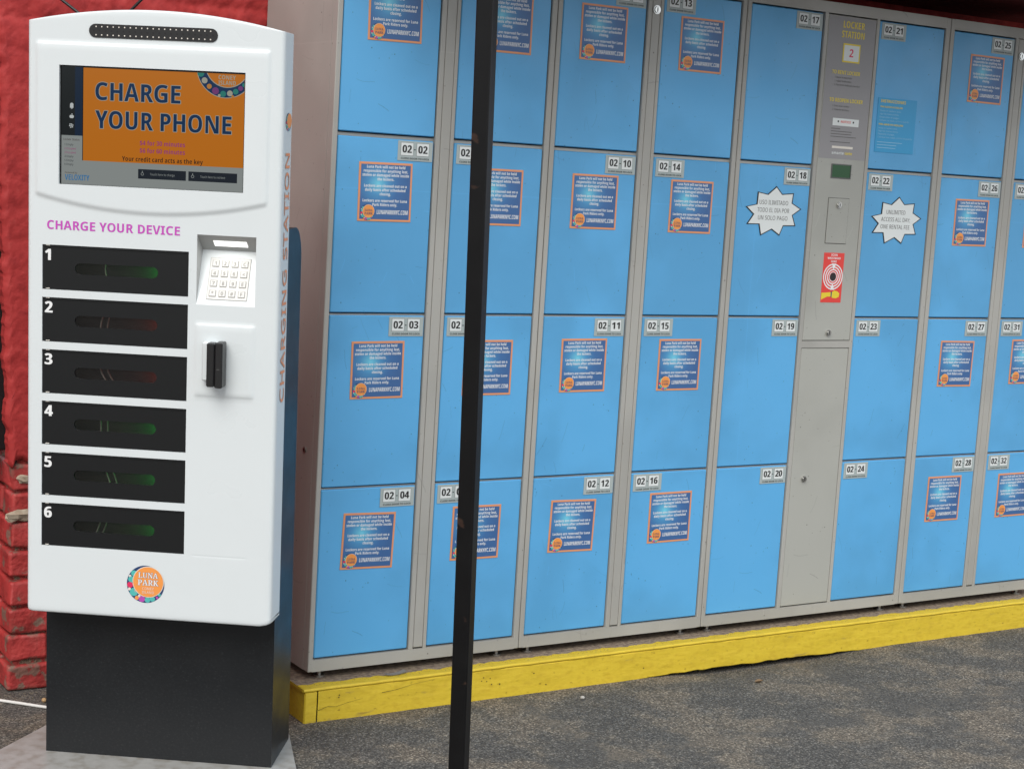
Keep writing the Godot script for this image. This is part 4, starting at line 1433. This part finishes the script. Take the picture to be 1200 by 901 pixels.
func make_keypad(t: Node3D) -> void:
	var u0 := 0.0990
	var u1 := 0.2232
	var v0 := 1.0390
	var v1 := 1.1840
	var zb := -0.046
	var vc := 1.1500
	var s := Shape.new()
	# ceiling, sloping floor, cheeks
	s.quad(M.niche_plastic, Vector3(u0, vc, zb), Vector3(u1, vc, zb), Vector3(u1, v1, 0), Vector3(u0, v1, 0))
	s.quad(M.shell_white, Vector3(u0, v0, 0), Vector3(u1, v0, 0), Vector3(u1, vc, zb), Vector3(u0, vc, zb))
	s.tri(M.niche_plastic, Vector3(u0, v0, 0), Vector3(u0, vc, zb), Vector3(u0, v1, 0))
	s.tri(M.niche_plastic, Vector3(u1, v0, 0), Vector3(u1, v1, 0), Vector3(u1, vc, zb))
	var niche := part(s, "keypad_niche", t)
	# lamp in the ceiling
	var dir := Vector3(0, v1 - vc, -zb).normalized()       # from the back edge out to the front
	var down := Vector3(1, 0, 0).cross(dir).normalized()   # into the niche
	if down.y > 0.0:
		down = -down
	var mid := Vector3(0.1640, vc, zb) + dir * 0.0275
	var l := Shape.new()
	for k in 3:
		var a := mid + Vector3(-0.0355 + k * 0.0237, 0, 0) + down * 0.0006
		l.out_quad(M.niche_lamp_glow, a - dir * 0.0105, a + Vector3(0.0232, 0, 0) - dir * 0.0105, a + Vector3(0.0232, 0, 0) + dir * 0.0105, a + dir * 0.0105, a - down)
	part(l, "niche_lamp", niche)
	var ar := AreaLight3D.new()
	ar.name = "keypad_light"
	ar.area_size = Vector2(0.070, 0.021)
	ar.transform = Transform3D(Basis(Vector3(1, 0, 0), down.cross(Vector3(1, 0, 0)) * -1.0, -down).orthonormalized(), mid + down * 0.0012)
	ar.light_energy = 0.0012
	ar.light_color = Color(1.0, 1.0, 0.97)
	ar.shadow_enabled = true
	t.add_child(ar)
	# keypad on the sloping floor
	var up := Vector3(0, vc - v0, zb).normalized()
	var nrm := Vector3(1, 0, 0).cross(up).normalized()
	var fr := Transform3D(Basis(Vector3(1, 0, 0), up, nrm), Vector3(0, v0, 0))
	var k := Shape.new()
	k.xf = fr
	var W := 0.0845
	var H := 0.0905
	var ox := 0.1195
	var oy := 0.0125
	k.cham(M.key_line, Vector3(ox - 0.0008, oy - 0.0008, -0.001), Vector3(ox + W + 0.0008, oy + H + 0.0008, 0.0012), 0.0004)
	k.rect(M.key_white, ox, oy, ox + W, oy + H, 0.0015)
	var pad := part(k, "keypad", t)
	var marks := ["1", "2", "3", "C", "4", "5", "6", "<", "7", "8", "9", "E", "*", "0", "#", "F"]
	for i in 16:
		var x := ox + 0.0115 + (i % 4) * 0.0205
		var y := oy + H - 0.0125 - (i / 4) * 0.0218
		var q := Shape.new()
		q.xf = fr
		q.cham(M.key_line, Vector3(x - 0.0073, y - 0.0073, 0.001), Vector3(x + 0.0073, y + 0.0073, 0.0026), 0.0006)
		q.cham(M.key_white, Vector3(x - 0.0066, y - 0.0066, 0.001), Vector3(x + 0.0066, y + 0.0066, 0.0034), 0.0008)
		write(q, M.key_line, marks[i], x, y - 0.0038, 0.0038, 0.0076, 1, bold, 0.0, 3.0)
		part(q, "key", pad)

# ---------------------------------------------------------------- post and small things
func make_small_things() -> void:
	# black square post with rounded edges
	var t := thing("steel_post", "thin black steel post with rust spots standing in front of the lockers", "post", Transform3D(Basis(Vector3(1, 0, 0), Vector3(-0.0232, 1, 0), Vector3(0, 0, 1)), Vector3(-0.0221, 0, 0.7625)))
	var s := Shape.new()
	var ring := PackedVector2Array()
	var half := 0.0176
	var r := 0.0052
	for q in [[1, 1, 0.0], [-1, 1, PI / 2], [-1, -1, PI], [1, -1, PI * 1.5]]:
		for k in 5:
			ring.append(Vector2(q[0] * (half - r), q[1] * (half - r)) + Vector2.from_angle(q[2] + PI / 2 * k / 4.0) * r)
	var turned := PackedVector2Array()
	for p in ring:
		turned.append(p.rotated(deg_to_rad(38.0)))
	var n := turned.size()
	var hs := [-0.03, 0.6, 1.2, 2.03]
	for j in hs.size() - 1:
		for i in n:
			var a := turned[i]
			var b := turned[(i + 1) % n]
			var na := (ring[i] - Vector2(clampf(ring[i].x, -half + r, half - r), clampf(ring[i].y, -half + r, half - r))).normalized().rotated(deg_to_rad(38.0))
			var i1 := (i + 1) % n
			var nb := (ring[i1] - Vector2(clampf(ring[i1].x, -half + r, half - r), clampf(ring[i1].y, -half + r, half - r))).normalized().rotated(deg_to_rad(38.0))
			var A := Vector3(a.x, hs[j], -a.y); var Bq := Vector3(b.x, hs[j], -b.y)
			var C := Vector3(b.x, hs[j + 1], -b.y); var D := Vector3(a.x, hs[j + 1], -a.y)
			var NA := Vector3(na.x, 0, -na.y); var NB := Vector3(nb.x, 0, -nb.y)
			s.trin(M.post_paint, A, Bq, C, NA, NB, NB)
			s.trin(M.post_paint, A, C, D, NA, NB, NA)
	part(s, "tube", t)
	s = Shape.new()
	s.cham(M.post_paint, Vector3(-0.06, -0.01, -0.06), Vector3(0.06, 0.008, 0.06), 0.003)
	part(s, "foot_plate", t)

	# white lead on the ground by the kiosk
	s = Shape.new()
	var pts := []
	for q in [[-1.15, -0.50], [-0.95, -0.47], [-0.80, -0.43], [-0.70, -0.385], [-0.666, -0.358], [-0.63, -0.322], [-0.60, -0.290], [-0.572, -0.262], [-0.54, -0.225], [-0.50, -0.18], [-0.47, -0.13]]:
		pts.append(Vector3(q[0], 0.0048, q[1]))
	s.tube(M.white_cable, pts, 0.0038, 10)
	var o := part(s, "power_lead", self)
	tag(o, "white power lead lying on the asphalt at the foot of the red wall", "cable")
	# nut by the lead
	o = part(blob(M.nut_tan, Vector3(0.0065, 0.006, 0.0065), 7), "nut", self, Vector3(-0.57, 0.0055, -0.322))
	tag(o, "small round tan nut lying between the white lead and the wall", "nut")
	o = part(blob(M.pebble_pale, Vector3(0.0065, 0.004, 0.005), 8), "pebble", self, Vector3(0.713, 0.004, 0.146))
	tag(o, "small pale pebble on the asphalt near the yellow plinth", "pebble")
	# dry leaf
	s = Shape.new()
	var leaf := PackedVector2Array([Vector2(-0.016, 0.0), Vector2(-0.008, 0.005), Vector2(0.004, 0.007), Vector2(0.014, 0.002), Vector2(0.010, -0.004), Vector2(-0.004, -0.006)])
	for i in leaf.size():
		var p := leaf[i]
		var q := leaf[(i + 1) % leaf.size()]
		var h := func(v: Vector2) -> float: return 0.002 + 0.006 * absf(v.y) / 0.007 + 0.003 * absf(v.x) / 0.016
		s.tri(M.leaf_brown, Vector3(0, 0.0015, 0), Vector3(p.x, h.call(p), -p.y), Vector3(q.x, h.call(q), -q.y))
		s.tri(M.leaf_brown, Vector3(0, 0.0003, 0), Vector3(q.x, h.call(q) - 0.0012, -q.y), Vector3(p.x, h.call(p) - 0.0012, -p.y))
	o = part(s, "dry_leaf", self, Vector3(1.268, ground_height(1.268, 0.202) + 0.0005, 0.202))
	tag(o, "curled brown dry leaf lying on the asphalt", "leaf")
	# torn flake on the plinth under the lockers
	s = Shape.new()
	for i in 8:
		var a := Vector3(-0.028 + i * 0.007, 0.001 + 0.004 * pow(absf(i - 3) / 4.0, 2.0), 0.0)
		var b := Vector3(-0.028 + (i + 1) * 0.007, 0.001 + 0.004 * pow(absf(i - 2) / 4.0, 2.0), 0.0)
		var d := Vector3(-0.006, 0.002, -0.010)
		s.quad(M.flake_grey, a, b, b + d, a + d)
		s.quad(M.flake_grey, a + Vector3(0, 0, 0.0005), a - Vector3(0, 0.0015, 0), b - Vector3(0, 0.0015, 0), b + Vector3(0, 0, 0.0005))
	o = part(s, "torn_strip", self, Vector3(0.215, 0.0885, 0.038))
	tag(o, "torn grey strip lying on the yellow plinth under the first lockers", "scrap")

func blob(m: Material, size: Vector3, sd: int) -> Shape:
	var s := Shape.new()
	var n := noise(1.5, FastNoiseLite.TYPE_SIMPLEX, 2, sd)
	for i in 10:
		for j in 6:
			var p := []
			for k in [[0, 0], [1, 0], [1, 1], [0, 1]]:
				var a: float = TAU * (i + k[0]) / 10.0
				var b: float = -PI / 2 + PI * (j + k[1]) / 6.0
				var d := Vector3(cos(b) * cos(a), sin(b), cos(b) * sin(a))
				p.append(d * (1.0 + 0.15 * n.get_noise_3dv(d)) * size)
			s.out_tri(m, p[0], p[1], p[2], Vector3.ZERO)
			s.out_tri(m, p[0], p[2], p[3], Vector3.ZERO)
	return s

# ---------------------------------------------------------------- scene
func _ready() -> void:
	rng.seed = 20240611
	var cam := Camera3D.new()
	cam.name = "camera"
	var fwd := Vector3(0.52741582, -0.12616851, -0.84018692)
	var up := Vector3(0.01541604, 0.99017043, -0.1390139)
	cam.transform = Transform3D(Basis(fwd.cross(up), up, -fwd).orthonormalized(), Vector3(-1.738116, 1.358, 3.608847))
	cam.fov = 25.992
	cam.near = 0.05
	cam.far = 300.0
	add_child(cam)
	cam.current = true

	var env := Environment.new()
	env.background_mode = Environment.BG_SKY
	var sky := Sky.new()
	var sm := ProceduralSkyMaterial.new()
	sm.sky_top_color = Color8(214, 222, 232)
	sm.sky_horizon_color = Color8(226, 230, 234)
	sm.ground_bottom_color = Color8(90, 88, 84)
	sm.ground_horizon_color = Color8(150, 148, 144)
	sm.sky_curve = 0.2
	sm.sun_angle_max = 1.0
	sky.sky_material = sm
	env.sky = sky
	env.background_energy_multiplier = 1.0
	env.tonemap_mode = Environment.TONE_MAPPER_LINEAR
	env.tonemap_exposure = 1.70
	env.sdfgi_enabled = true
	env.ssao_enabled = true
	env.ssil_enabled = true
	var we := WorldEnvironment.new()
	we.name = "environment"
	we.environment = env
	add_child(we)

	var sun := DirectionalLight3D.new()
	sun.name = "sun"
	sun.light_energy = 0.5
	sun.light_angular_distance = 40.0
	sun.light_color = Color(1.0, 0.985, 0.965)
	sun.shadow_enabled = true
	sun.transform = Transform3D(Basis.IDENTITY, Vector3(-4.5, 6, 4.5)).looking_at(Vector3.ZERO, Vector3.UP)
	add_child(sun)

	sans = SystemFont.new()
	sans.font_names = PackedStringArray(["Droid Sans"])
	bold = SystemFont.new()
	bold.font_names = PackedStringArray(["Droid Sans"])
	bold.font_weight = 700
	serif = SystemFont.new()
	serif.font_names = PackedStringArray(["Droid Serif"])
	serif.font_weight = 700

	make_materials()
	make_ground()
	make_wall()
	make_canopy()
	make_plinth()
	make_lockers()
	make_kiosk()
	make_small_things()
